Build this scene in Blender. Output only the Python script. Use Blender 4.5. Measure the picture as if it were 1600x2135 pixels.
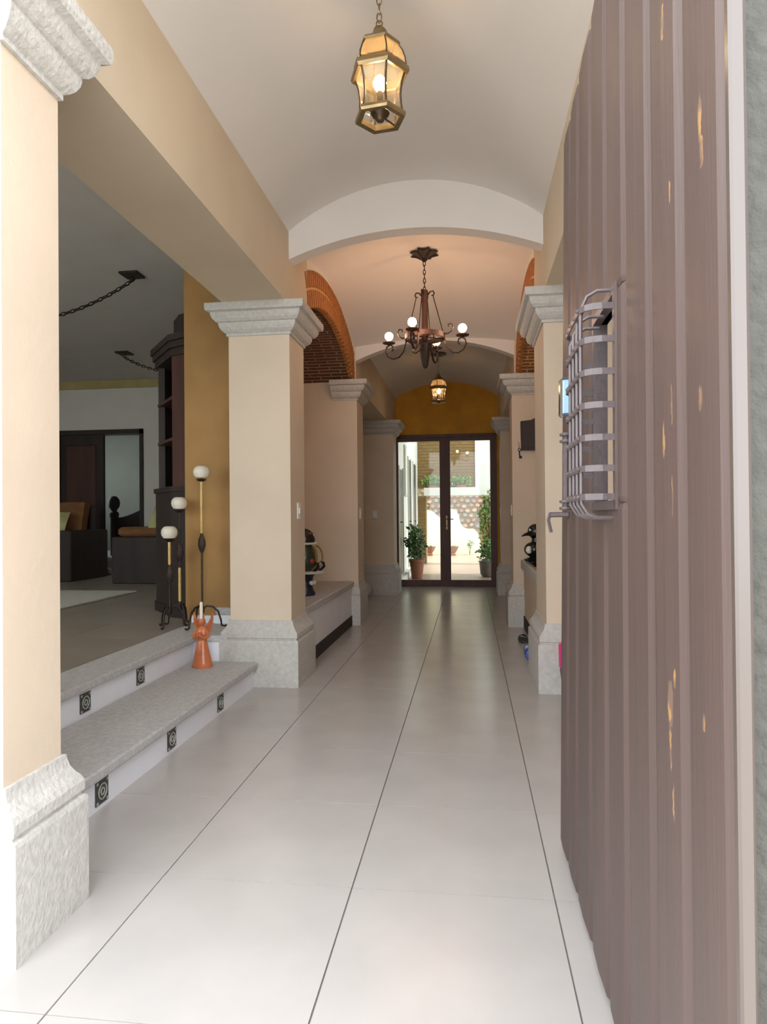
import bpy, math, random
from mathutils import Vector, Matrix
random.seed(7)
for _o in list(bpy.data.objects): bpy.data.objects.remove(_o, do_unlink=True)
S = bpy.context.scene
C = S.collection
PI = math.pi

# ------------------------------------------------------------------ camera
CAM_H, YAW, PITCH, ROLL, FPX = 1.132, -.12744, .008436, -.00874, 1404.2
_f = Vector((math.sin(YAW)*math.cos(PITCH), math.cos(YAW)*math.cos(PITCH), math.sin(PITCH)))
_r = Vector((math.cos(YAW), -math.sin(YAW), 0)); _u = _r.cross(_f)
_c, _s = math.cos(ROLL), math.sin(ROLL)
_r2, _u2 = _c*_r + _s*_u, -_s*_r + _c*_u
cam = bpy.data.cameras.new('camera'); cam_o = bpy.data.objects.new('camera', cam); C.objects.link(cam_o)
cam.sensor_fit = 'HORIZONTAL'; cam.sensor_width = 36; cam.lens = FPX/1600*36; cam.clip_start = .05; cam.clip_end = 200
_m = Matrix.Identity(4)
for i in range(3): _m[i][0], _m[i][1], _m[i][2] = _r2[i], _u2[i], -_f[i]
_m[2][3] = CAM_H
cam_o.matrix_world = _m
S.camera = cam_o

# ------------------------------------------------------------------ world, sun, exposure
W = bpy.data.worlds.new('sky'); S.world = W; W.use_nodes = True
_bg = W.node_tree.nodes['Background']
_bg.inputs['Color'].default_value = (.92, .95, 1.0, 1); _bg.inputs['Strength'].default_value = 1.0
_sl = bpy.data.lights.new('sun', 'SUN'); _sl.energy = 1.4; _sl.angle = .02; _sl.color = (1, .95, .87)
_so = bpy.data.objects.new('sun', _sl); C.objects.link(_so)
_so.rotation_euler = Vector((-.42, -.12, -.90)).to_track_quat('-Z', 'Y').to_euler()
_so.location = (0, -3, 12)
S.view_settings.view_transform = 'Standard'; S.view_settings.look = 'None'
S.view_settings.gamma = 1.0; S.view_settings.use_curve_mapping = False
S.view_settings.exposure = 2.52

# ------------------------------------------------------------------ materials
MAT = {}
def mat(name, col, rough=.6, var=.0, scale=8., bump=.0, bscale=None, metal=0., spec=.5, col2=None, stretch=(1, 1, 1), emit=0., emcol=None, detail=4., coat=0.):
    m = bpy.data.materials.new(name); m.use_nodes = True; nt = m.node_tree; b = nt.nodes['Principled BSDF']
    b.inputs['Roughness'].default_value = rough; b.inputs['Metallic'].default_value = metal
    b.inputs['Specular IOR Level'].default_value = spec
    if coat: b.inputs['Coat Weight'].default_value = coat; b.inputs['Coat Roughness'].default_value = .1
    b.inputs['Base Color'].default_value = (*col, 1)
    if emit:
        b.inputs['Emission Color'].default_value = (*(emcol or col), 1); b.inputs['Emission Strength'].default_value = emit
    if var or bump or col2:
        tc = nt.nodes.new('ShaderNodeTexCoord'); mp = nt.nodes.new('ShaderNodeMapping'); mp.inputs['Scale'].default_value = stretch
        nt.links.new(tc.outputs['Object'], mp.inputs['Vector'])
        n = nt.nodes.new('ShaderNodeTexNoise'); n.inputs['Scale'].default_value = scale; n.inputs['Detail'].default_value = detail
        nt.links.new(mp.outputs['Vector'], n.inputs['Vector'])
        r = nt.nodes.new('ShaderNodeValToRGB')
        c2 = col2 or tuple(min(1, c*(1+var)) for c in col); c1 = col if col2 else tuple(c*(1-var) for c in col)
        r.color_ramp.elements[0].color = (*c1, 1); r.color_ramp.elements[1].color = (*c2, 1)
        r.color_ramp.elements[0].position = .3; r.color_ramp.elements[1].position = .7
        nt.links.new(n.outputs['Fac'], r.inputs['Fac']); nt.links.new(r.outputs['Color'], b.inputs['Base Color'])
        if bump:
            n2 = nt.nodes.new('ShaderNodeTexNoise'); n2.inputs['Scale'].default_value = bscale or scale*4; n2.inputs['Detail'].default_value = 6
            nt.links.new(mp.outputs['Vector'], n2.inputs['Vector'])
            bp = nt.nodes.new('ShaderNodeBump'); bp.inputs['Strength'].default_value = bump; bp.inputs['Distance'].default_value = .01
            nt.links.new(n2.outputs['Fac'], bp.inputs['Height']); nt.links.new(bp.outputs['Normal'], b.inputs['Normal'])
    MAT[name] = m; return m
mat('cream', (.68, .56, .425), .75, .05, 2.2, .12, 30)
mat('cream_beam', (.66, .55, .405), .75, .06, 1.6, .12, 25)
mat('white_plaster', (.77, .735, .69), .8, .02, 2, .08, 25)
mat('white_paint', (.84, .85, .90), .6, .02, 5, .05, 40)
mat('stone', (.52, .51, .50), .85, .13, 45, .5, 70, detail=8)
mat('stone_pale', (.55, .53, .49), .85, .10, 40, .45, 60, detail=8)
mat('floor_tile', (.48, .455, .43), .22, .05, 3.5, .02, 30, spec=.5)
mat('grout', (.16, .15, .14), .9, .1, 20)
mat('room_tile', (.33, .28, .23), .35, .08, 2.5)
mat('ochre', (.36, .195, .06), .7, .16, 2.5, .1, 20)
mat('yellow_wall', (.60, .275, .015), .7, .14, 4, .1, 20)
mat('dark_skirt', (.030, .020, .017), .85, .15, 10)
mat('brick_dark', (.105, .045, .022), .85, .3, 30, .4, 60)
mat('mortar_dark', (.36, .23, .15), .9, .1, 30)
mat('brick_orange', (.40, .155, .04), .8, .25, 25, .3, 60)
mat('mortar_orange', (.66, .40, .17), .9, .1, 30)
mat('iron', (.035, .024, .02), .45, .3, 30, .3, 80, metal=.5)
mat('rust_iron', (.085, .034, .02), .6, .3, 20, .3, 60, metal=.1)
mat('antique_brass', (.27, .195, .095), .38, .2, 20, .1, 50, metal=.75)
mat('brass_dark', (.09, .06, .035), .45, .2, 20, metal=.6)
mat('dark_wood', (.028, .016, .013), .6, .3, 6, .1, 30, stretch=(1, 1, .15))
mat('red_wood', (.070, .025, .018), .55, .25, 6, .1, 30, stretch=(1, 1, .12))
mat('door_wood', (.085, .030, .021), .5, .25, 8, stretch=(1, 1, .1))
mat('grille_paint', (.10, .08, .08), .38, .12, 30, .15, 80)
mat('gate_edge', (.085, .066, .055), .25, .08, 6, stretch=(1, 1, .1), spec=.9)
mat('groove_shade', (.018, .013, .012), .8)  # near-black colour for the shade between gate planks
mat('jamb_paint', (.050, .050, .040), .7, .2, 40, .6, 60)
mat('candle_glass', (.80, .74, .62), .35, .06, 14)
mat('brass_rod', (.66, .45, .16), .35, .15, 20)
mat('copper_wood', (.56, .16, .055), .32, .25, 14, coat=.4)
mat('candle_wax', (.86, .80, .70), .5)
mat('plate_white', (.8, .78, .72), .4)
mat('glaze_black', (.012, .012, .014), .18)
mat('glaze_blue', (.012, .014, .035), .25, .3, 20)
mat('glaze_red', (.5, .04, .03), .3)
mat('glaze_yellow', (.28, .16, .04), .3, .3, 30)
mat('glaze_green', (.035, .045, .025), .3, .4, 30)
mat('glaze_white', (.75, .72, .64), .3)
mat('blue_plastic', (.02, .08, .45), .25, .4, 12)
mat('pink_plastic', (.75, .05, .25), .4)
mat('grey_rubber', (.05, .05, .055), .7)
mat('chrome', (.75, .78, .82), .15, metal=1.)
mat('lock_face', (.28, .46, .72), .12, spec=.8)
mat('rug', (.72, .68, .60), .95, .06, 60, .6, 200)
mat('cushion_brown', (.20, .085, .03), .9, .15, 12, .2, 120)
mat('cushion_green', (.42, .40, .17), .9, .3, 8, .2, 120)
mat('room_wall', (.66, .62, .57), .8, .03, 3)
mat('room_wall_grey', (.27, .28, .245), .8, .04, 3)
mat('room_ceiling', (.62, .58, .55), .8, .03, 3)
mat('olive_band', (.42, .34, .14), .8, .1, 4)
mat('silver_cloth', (.55, .55, .57), .35, .3, 30)
mat('terracotta', (.26, .105, .055), .75, .15, 12)
mat('dark_pot', (.10, .09, .08), .6, .2, 12)
mat('soil', (.06, .04, .03), .9)
mat('leaf', (.045, .13, .035), .45, .35, 25)
mat('leaf_light', (.16, .30, .06), .5, .35, 25)
mat('flower', (.65, .06, .04), .6)
mat('bark', (.13, .09, .06), .8)
mat('court_white', (.52, .53, .49), .8, .02, 3)
mat('court_yellow', (.90, .82, .50), .8, .04, 3)
mat('court_floor', (.24, .165, .13), .4, .1, 4)
mat('court_brick', (.165, .095, .026), .85, .2, 20)
mat('court_mortar', (.20, .15, .07), .9)
mat('court_stone', (.46, .32, .25), .85, .25, 9)
mat('dark_panel', (.05, .05, .045), .4)
mat('shutter_grey', (.40, .42, .36), .6)
mat('pavement', (.45, .44, .42), .8, .08, 6)
mat('bulb', (1, .9, .7), .4, emit=14., emcol=(1, .62, .38))
mat('bulb_soft', (1, .9, .7), .4, emit=13., emcol=(1, .74, .44))
mat('bulb_far', (1, .9, .7), .4, emit=11., emcol=(1, .62, .30))
def glass(name, col, rough=.0, alpha_mix=.0):
    # thin pane: part clear, part mirror, by angle
    m = bpy.data.materials.new(name); m.use_nodes = True; nt = m.node_tree; nt.nodes.clear()
    o = nt.nodes.new('ShaderNodeOutputMaterial'); t = nt.nodes.new('ShaderNodeBsdfTransparent'); g = nt.nodes.new('ShaderNodeBsdfGlossy')
    t.inputs['Color'].default_value = (*col, 1); g.inputs['Roughness'].default_value = rough
    fr = nt.nodes.new('ShaderNodeFresnel'); fr.inputs['IOR'].default_value = 1.5
    ad = nt.nodes.new('ShaderNodeMath'); ad.operation = 'MULTIPLY_ADD'; ad.inputs[1].default_value = .6; ad.inputs[2].default_value = 0.; ad.use_clamp = True
    mx = nt.nodes.new('ShaderNodeMixShader')
    nt.links.new(fr.outputs[0], ad.inputs[0]); nt.links.new(ad.outputs[0], mx.inputs[0])
    nt.links.new(t.outputs[0], mx.inputs[1]); nt.links.new(g.outputs[0], mx.inputs[2])
    last = mx
    if alpha_mix:
        d = nt.nodes.new('ShaderNodeBsdfTranslucent'); d.inputs['Color'].default_value = (*col, 1)
        m2 = nt.nodes.new('ShaderNodeMixShader'); m2.inputs[0].default_value = alpha_mix
        nt.links.new(mx.outputs[0], m2.inputs[1]); nt.links.new(d.outputs[0], m2.inputs[2]); last = m2
    nt.links.new(last.outputs[0], o.inputs['Surface'])
    MAT[name] = m
glass('pane_glass', (.87, .90, .87))
glass('lantern_glass', (.96, .91, .80), .05, .07)

def gate_paint():
    m = mat('gate_paint', (.088, .059, .051), .48, .10, 3.0, .10, 40, stretch=(3, 3, .12)); nt = m.node_tree; b = nt.nodes['Principled BSDF']
    src = b.inputs['Base Color'].links[0].from_socket
    geo = nt.nodes.new('ShaderNodeNewGeometry')
    no = nt.nodes.new('ShaderNodeTexNoise'); no.inputs['Scale'].default_value = 60; nt.links.new(geo.outputs['Position'], no.inputs['Vector'])
    ns = nt.nodes.new('ShaderNodeVectorMath'); ns.operation = 'MULTIPLY_ADD'; ns.inputs[1].default_value = (.014, .014, .014)
    nt.links.new(no.outputs['Color'], ns.inputs[0]); nt.links.new(geo.outputs['Position'], ns.inputs[2])
    tot = None
    # paint scars (y, z, half width, half height) on the plank faces
    for (y, z, a, h) in ((1.085, 1.895, .006, .028), (1.06, 1.62, .004, .016), (.915, 1.645, .006, .032), (.91, 1.60, .006, .022), (.925, 1.285, .008, .018), (1.06, 1.30, .004, .03),
                         (1.10, 1.25, .006, .03), (1.06, 1.16, .003, .03), (1.078, .845, .011, .035), (1.06, .885, .005, .014), (1.08, .78, .004, .04), (.925, .86, .006, .012), (1.07, .70, .003, .03), (1.57, .96, .006, .012)):
        v = nt.nodes.new('ShaderNodeVectorMath'); v.operation = 'SUBTRACT'; v.inputs[1].default_value = (.3, y+.007, z+.007); nt.links.new(ns.outputs[0], v.inputs[0])
        k = nt.nodes.new('ShaderNodeVectorMath'); k.operation = 'MULTIPLY'; k.inputs[1].default_value = (0, 1/a, 1/h); nt.links.new(v.outputs[0], k.inputs[0])
        l = nt.nodes.new('ShaderNodeVectorMath'); l.operation = 'LENGTH'; nt.links.new(k.outputs[0], l.inputs[0])
        t = nt.nodes.new('ShaderNodeMath'); t.operation = 'LESS_THAN'; t.inputs[1].default_value = 1.; nt.links.new(l.outputs['Value'], t.inputs[0])
        if tot is None: tot = t
        else:
            mxm = nt.nodes.new('ShaderNodeMath'); mxm.operation = 'MAXIMUM'; nt.links.new(tot.outputs[0], mxm.inputs[0]); nt.links.new(t.outputs[0], mxm.inputs[1]); tot = mxm
    n3 = nt.nodes.new('ShaderNodeTexNoise'); n3.inputs['Scale'].default_value = 35; nt.links.new(geo.outputs['Position'], n3.inputs['Vector'])
    rr = nt.nodes.new('ShaderNodeValToRGB'); rr.color_ramp.elements[0].position = .45; rr.color_ramp.elements[1].position = .60
    rr.color_ramp.elements[0].color = (.16, .105, .075, 1); rr.color_ramp.elements[1].color = (.36, .20, .08, 1); nt.links.new(n3.outputs['Fac'], rr.inputs['Fac'])
    mx = nt.nodes.new('ShaderNodeMix'); mx.data_type = 'RGBA'
    nt.links.new(tot.outputs[0], mx.inputs['Factor']); nt.links.new(src, mx.inputs['A']); nt.links.new(rr.outputs['Color'], mx.inputs['B'])
    nt.links.new(mx.outputs['Result'], b.inputs['Base Color'])
gate_paint()

# ------------------------------------------------------------------ mesh helpers
class MB:
    def __init__(s): s.v = []; s.f = []
    def add(s, vs, fs):
        n = len(s.v); s.v += [tuple(p) for p in vs]; s.f += [tuple(i+n for i in q) for q in fs]; return s
    def box(s, x0, x1, y0, y1, z0, z1):
        return s.add([(x0,y0,z0),(x1,y0,z0),(x1,y1,z0),(x0,y1,z0),(x0,y0,z1),(x1,y0,z1),(x1,y1,z1),(x0,y1,z1)],
                     [(3,2,1,0),(4,5,6,7),(0,1,5,4),(1,2,6,5),(2,3,7,6),(3,0,4,7)])
    def bbox(s, x0, x1, y0, y1, z0, z1, b=.005):      # box with chamfered edges
        r = []
        for z, i in ((z0, b), (z0+b, 0), (z1-b, 0), (z1, b)):
            r.append([(x0+i+b*(i==0)*0, y0+i, z), (x1-i, y0+i, z), (x1-i, y1-i, z), (x0+i, y1-i, z)])
        rings = []
        for (z, i) in ((z0, b), (z0+b, 0), (z1-b, 0), (z1, b)):
            c = b
            X0, X1, Y0, Y1 = x0+i, x1-i, y0+i, y1-i
            rings.append([(X0+c, Y0, z), (X1-c, Y0, z), (X1, Y0+c, z), (X1, Y1-c, z), (X1-c, Y1, z), (X0+c, Y1, z), (X0, Y1-c, z), (X0, Y0+c, z)])
        return s.loft(rings)
    def loft(s, rings, cap=True, closed=True):
        n = len(rings[0]); vs = [p for r in rings for p in r]; fs = []
        for k in range(len(rings)-1):
            for i in range(n if closed else n-1):
                j = (i+1) % n; fs.append((k*n+i, k*n+j, (k+1)*n+j, (k+1)*n+i))
        if cap and closed: fs.append(tuple(range(n-1, -1, -1))); fs.append(tuple((len(rings)-1)*n+i for i in range(n)))
        return s.add(vs, fs)
    def lathe(s, prof, c=(0,0,0), n=16, sx=1, sy=1, rot=0):
        return s.loft([[(c[0]+sx*r*math.cos(2*PI*i/n+rot), c[1]+sy*r*math.sin(2*PI*i/n+rot), c[2]+z) for i in range(n)] for r, z in prof])
    def ball(s, c, r, n=14, m=8, sx=1, sy=1, sz=1):
        return s.lathe([(max(r*math.sin(PI*k/m), r*.02), -r*sz*math.cos(PI*k/m)) for k in range(m+1)], c, n, sx, sy)
    def tube(s, pts, r, n=6, closed=False, flat=None):
        pts = [Vector(p) for p in pts]; N = len(pts); rings = []; up = None
        for i, p in enumerate(pts):
            a = pts[(i-1) % N] if (closed or i > 0) else p; b = pts[(i+1) % N] if (closed or i < N-1) else p
            t = (b-a).normalized() if (b-a).length > 1e-9 else Vector((0,0,1))
            if up is None: up = t.orthogonal().normalized() if flat is None else Vector(flat)
            up = (up - t*up.dot(t)); up = up.normalized() if up.length > 1e-6 else t.orthogonal().normalized()
            w = t.cross(up); rr = r[i] if isinstance(r, (list, tuple)) else r
            ra, rb = rr if isinstance(rr, (list, tuple)) else (rr, rr)
            rings.append([p + up*(ra*math.cos(2*PI*k/n+PI/n)) + w*(rb*math.sin(2*PI*k/n+PI/n)) for k in range(n)])
        if closed: rings.append(rings[0]); return s.loft(rings, cap=False)
        return s.loft(rings)
    def prism(s, poly, axis, a, b):                    # polygon extruded along an axis: poly in the two other axes
        def P(p, t): return {'X': (t, p[0], p[1]), 'Y': (p[0], t, p[1]), 'Z': (p[0], p[1], t)}[axis]
        return s.loft([[P(p, a) for p in poly], [P(p, b) for p in poly]])
    def build(s, name, m, parent=None, smooth=False, loc=None, fix=True):
        me = bpy.data.meshes.new(name); o0 = Vector(loc) if loc else Vector((0,0,0))
        me.from_pydata([Vector(p)-o0 for p in s.v], [], s.f); me.materials.append(MAT[m]); me.update()
        if fix:
            import bmesh
            bm = bmesh.new(); bm.from_mesh(me); bmesh.ops.recalc_face_normals(bm, faces=bm.faces); bm.to_mesh(me); bm.free()
        if smooth:
            for p in me.polygons: p.use_smooth = True
            try: me.set_sharp_from_angle(angle=math.radians(40))
            except Exception: pass
        o = bpy.data.objects.new(name, me); C.objects.link(o)
        if loc: o.location = loc
        if parent: o.parent = parent; 
        return o
def tag(o, label=None, cat=None, group=None, kind=None):
    if label: o['label'] = label
    if cat: o['category'] = cat
    if group: o['group'] = group
    if kind: o['kind'] = kind
    return o
def thing(name, label, cat, loc=(0,0,0), group=None, rz=0):
    o = bpy.data.objects.new(name, None); C.objects.link(o); o.location = loc; o.rotation_euler[2] = rz; o.empty_display_size = .1
    return tag(o, label, cat, group)
def struct(name, label=None, cat=None):
    o = bpy.data.objects.new(name, None); C.objects.link(o); o.empty_display_size = .1; return tag(o, label, cat, kind='structure')
def inst(src, parent, loc=(0,0,0), rot=(0,0,0), name=None, m=None):
    o = src.copy(); C.objects.link(o); o.parent = parent; o.location = loc; o.rotation_euler = rot
    return o
def copy_tree(o, parent=None):
    c = o.copy(); C.objects.link(c); c.parent = parent
    for ch in list(o.children): copy_tree(ch, c)
    return c
_d = lambda x, y: _f*FPX + (x-800)*_r2 - (y-1067.5)*_u2
def at(x, y, **k):                                    # survey helper: picture point met by a plane of the place
    d = _d(x, y); a, v = list(k.items())[0]; i = 'XYZ'.index(a); o = Vector((0, 0, CAM_H))
    return o + d*((v-o[i])/d[i])
def arc(n, a0, a1, r, cx, cz): return [(cx+r*math.sin(a0+(a1-a0)*i/n), cz+r*math.cos(a0+(a1-a0)*i/n)) for i in range(n+1)]
def seg_arc(x0, x1, zs, zc, n=24):                    # segmental arch curve from x0 to x1, springing zs, crown zc
    h = (x1-x0)/2; cx = (x0+x1)/2; s = zc-zs; R = (h*h+s*s)/(2*s)
    return [(x0+(x1-x0)*i/n, zc-R+math.sqrt(max(R*R-(x0+(x1-x0)*i/n-cx)**2, 0))) for i in range(n+1)]

XL, XR = -1.205, .49                                   # hall faces of the columns
# ================================================================== FLOOR
fl = tag(MB().box(-2.35, 1.3, .84, 11.15, -.12, -.004).build('floor', 'grout'), 'hall floor of large pale square tiles', 'floor', kind='structure')
xa, tw, ya, tl = -.369, .608, 1.441, .6
def tile_mesh(w, l, name='tile'):
    b = .0022; g = .0020; h = .0013
    return MB().loft([[(-w/2+g, -l/2+h, -.012), (w/2-g, -l/2+h, -.012), (w/2-g, l/2-h, -.012), (-w/2+g, l/2-h, -.012)],
                      [(-w/2+g, -l/2+h, -.001), (w/2-g, -l/2+h, -.001), (w/2-g, l/2-h, -.001), (-w/2+g, l/2-h, -.001)],
                      [(-w/2+g+b*.3, -l/2+h, 0), (w/2-g-b*.3, -l/2+h, 0), (w/2-g-b*.3, l/2-h, 0), (-w/2+g+b*.3, l/2-h, 0)]]).build(name, 'floor_tile', fl)
tproto = {}
rng = random.Random(3)
for i in range(-3, 2):
    x0, x1 = xa+i*tw, xa+(i+1)*tw
    if i == 1: x1 = min(x1, 1.3)
    for j in range(-1, 17):
        y0, y1 = ya+j*tl, min(ya+(j+1)*tl, 11.15)
        if i == -3 and y0 < 7.0: continue
        if y1-y0 < .05: continue
        key = (round(x1-x0, 3), round(y1-y0, 3))
        o = inst(tproto[key], fl) if key in tproto else tile_mesh(*key)
        tproto.setdefault(key, o)
        o.location = ((x0+x1)/2, (y0+y1)/2, rng.uniform(-.0003, .0002)); o.rotation_euler = (0, 0, 0)
tag(MB().box(-14, 12, -12, .838, -.12, -.002).build('ground', 'pavement'), 'sunlit pavement outside the gate', 'ground', kind='structure')

# ================================================================== COLUMNS
CAPP = [(0,2.385),(.012,2.385),(.012,2.402),(.024,2.408),(.040,2.422),(.050,2.440),(.054,2.458),(.054,2.468),(.068,2.472),(.084,2.488),(.094,2.510),(.096,2.528),(.104,2.532),(.120,2.536),(.125,2.552),(.125,2.585),(.0,2.585)]
BASP = [(.060,0),(.060,.300),(.056,.312),(.044,.316),(.044,.322),(.052,.328),(.052,.356),(.044,.372),(.030,.388),(.020,.405),(.014,.425),(.012,.440),(0,.440)]
def rect(x0, x1, y0, y1, o, z, L=1, R=1, F=1, B=1): return [(x0-o*L, y0-o*F, z), (x1+o*R, y0-o*F, z), (x1+o*R, y1+o*B, z), (x0-o*L, y1+o*B, z)]
def column(x0, x1, y0, y1, label, L=1, R=1, F=1, B=1, bL=None, bR=None, base=True, dz=0, stone='stone_pale'):
    t = thing('column', label, 'column', ((x0+x1)/2, (y0+y1)/2, 0), 'square columns along the hall')
    c = Vector(t.location); iv = lambda o: setattr(o, 'location', -c + Vector(o.location))
    o = MB().box(x0, x1, y0, y1, .44 if base else 0, 2.386+dz).build('shaft', 'cream', t); iv(o)
    o = MB().loft([rect(x0, x1, y0, y1, a, z+dz, L, R, F, B) for a, z in CAPP]).build('capital', stone, t); iv(o)
    if base:
        o = MB().loft([rect(x0, x1, y0, y1, a, z, L if bL is None else bL, R if bR is None else bR, F, B) for a, z in BASP]).build('base', stone, t); iv(o)
    return t
C1 = column(-1.63, XL, 1.609, 1.856, 'bright cream square column nearest the gate with pale stone base', B=.75, F=.6)
C2 = column(-1.634, XL, 4.45, 4.84, 'cream square column beside the orange wall, steps ending at its base')
C3 = column(-1.44, -1.18, 7.06, 7.46, 'cream column at the far end of the niche bench', L=.12, bL=0, bR=.5)
C4 = column(-1.56, -1.116, 9.85, 10.3, 'shadowed cream column beside the glass door, bigger visible face', dz=-.03)
R2 = column(.485, .92, 4.45, 5.08, 'cream column just beyond the open plank gate', stone='stone_pale', bR=0)
R3 = column(.44, .95, 7.06, 7.46, 'cream column behind the black figurine counter', bR=0, R=0)
R4 = column(.45, .95, 9.85, 10.3, 'narrow strip of cream column at the glass door, by the counter side', dz=-.03)

# ================================================================== CEILING VAULTS
cl = struct('ceiling', 'white plastered vaulted hall ceiling', 'ceiling')
def barrel(y0, y1, x0, x1, zs, zc, name, m='white_plaster'):
    a = seg_arc(x0, x1, zs, zc, 32)
    b = MB(); n = len(a); ny = 8
    b.loft([[(p[0], y0+(y1-y0)*k/ny, p[1]) for p in a] + [(p[0], y0+(y1-y0)*k/ny, p[1]+.05) for p in reversed(a)] for k in range(ny+1)])
    return b.build(name, m, cl, smooth=True)
barrel(1.60, 4.46, XL, XR, 3.085, 3.375, 'entrance_vault')
barrel(7.15, 11.05, -1.22, .50, 3.06, 3.33, 'rear_vault')
# sail vault over the middle bay
b = MB(); nu, nv = 24, 24; top = []
for k in range(nu+1):
    y = 4.5+(7.12-4.5)*k/nu; u = (y-5.8)/1.3; q = max(0, 1-u*u)
    row = []
    for i in range(nv+1):
        x = XL-.03+(XR-XL+.06)*i/nv; v = (x+.3575)/.88; p = max(0, 1-v*v); re = .16 if u < 0 else .16*(1-u)+.05*u
        row.append((x, y, 2.925 + (.16 if u < -.2 else .06+.10*(1-min(1, (u+.2)/1.2)))*p + .255*q + .045*q*p))
    top.append(row)
b.loft([r + [(x, y, z+.05) for x, y, z in reversed(r)] for r in top])
b.build('sail_vault', 'white_plaster', cl, smooth=True)
tag(MB().box(-7.6, 1.75, 1.60, 11.35, 3.62, 3.85).build('roof_slab', 'pavement', cl))

def arch(name, y0, y1, x0, x1, zs, zc, label, ztop=3.6, m='white_plaster'):
    a = seg_arc(x0, x1, zs, zc, 28)
    o = MB().prism(a + [(x1, ztop), (x0, ztop)], 'Y', y0, y1).build(name, m, None)
    return tag(o, label, 'arch', kind='structure')
arch('trim_1', 4.45, 4.57, XL, XR, 2.895, 3.057, 'white shallow arch spanning the first pair of columns')
arch('trim_2', 7.06, 7.19, -1.19, .47, 2.80, 2.985, 'white shallow arch beyond the chandelier')

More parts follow.
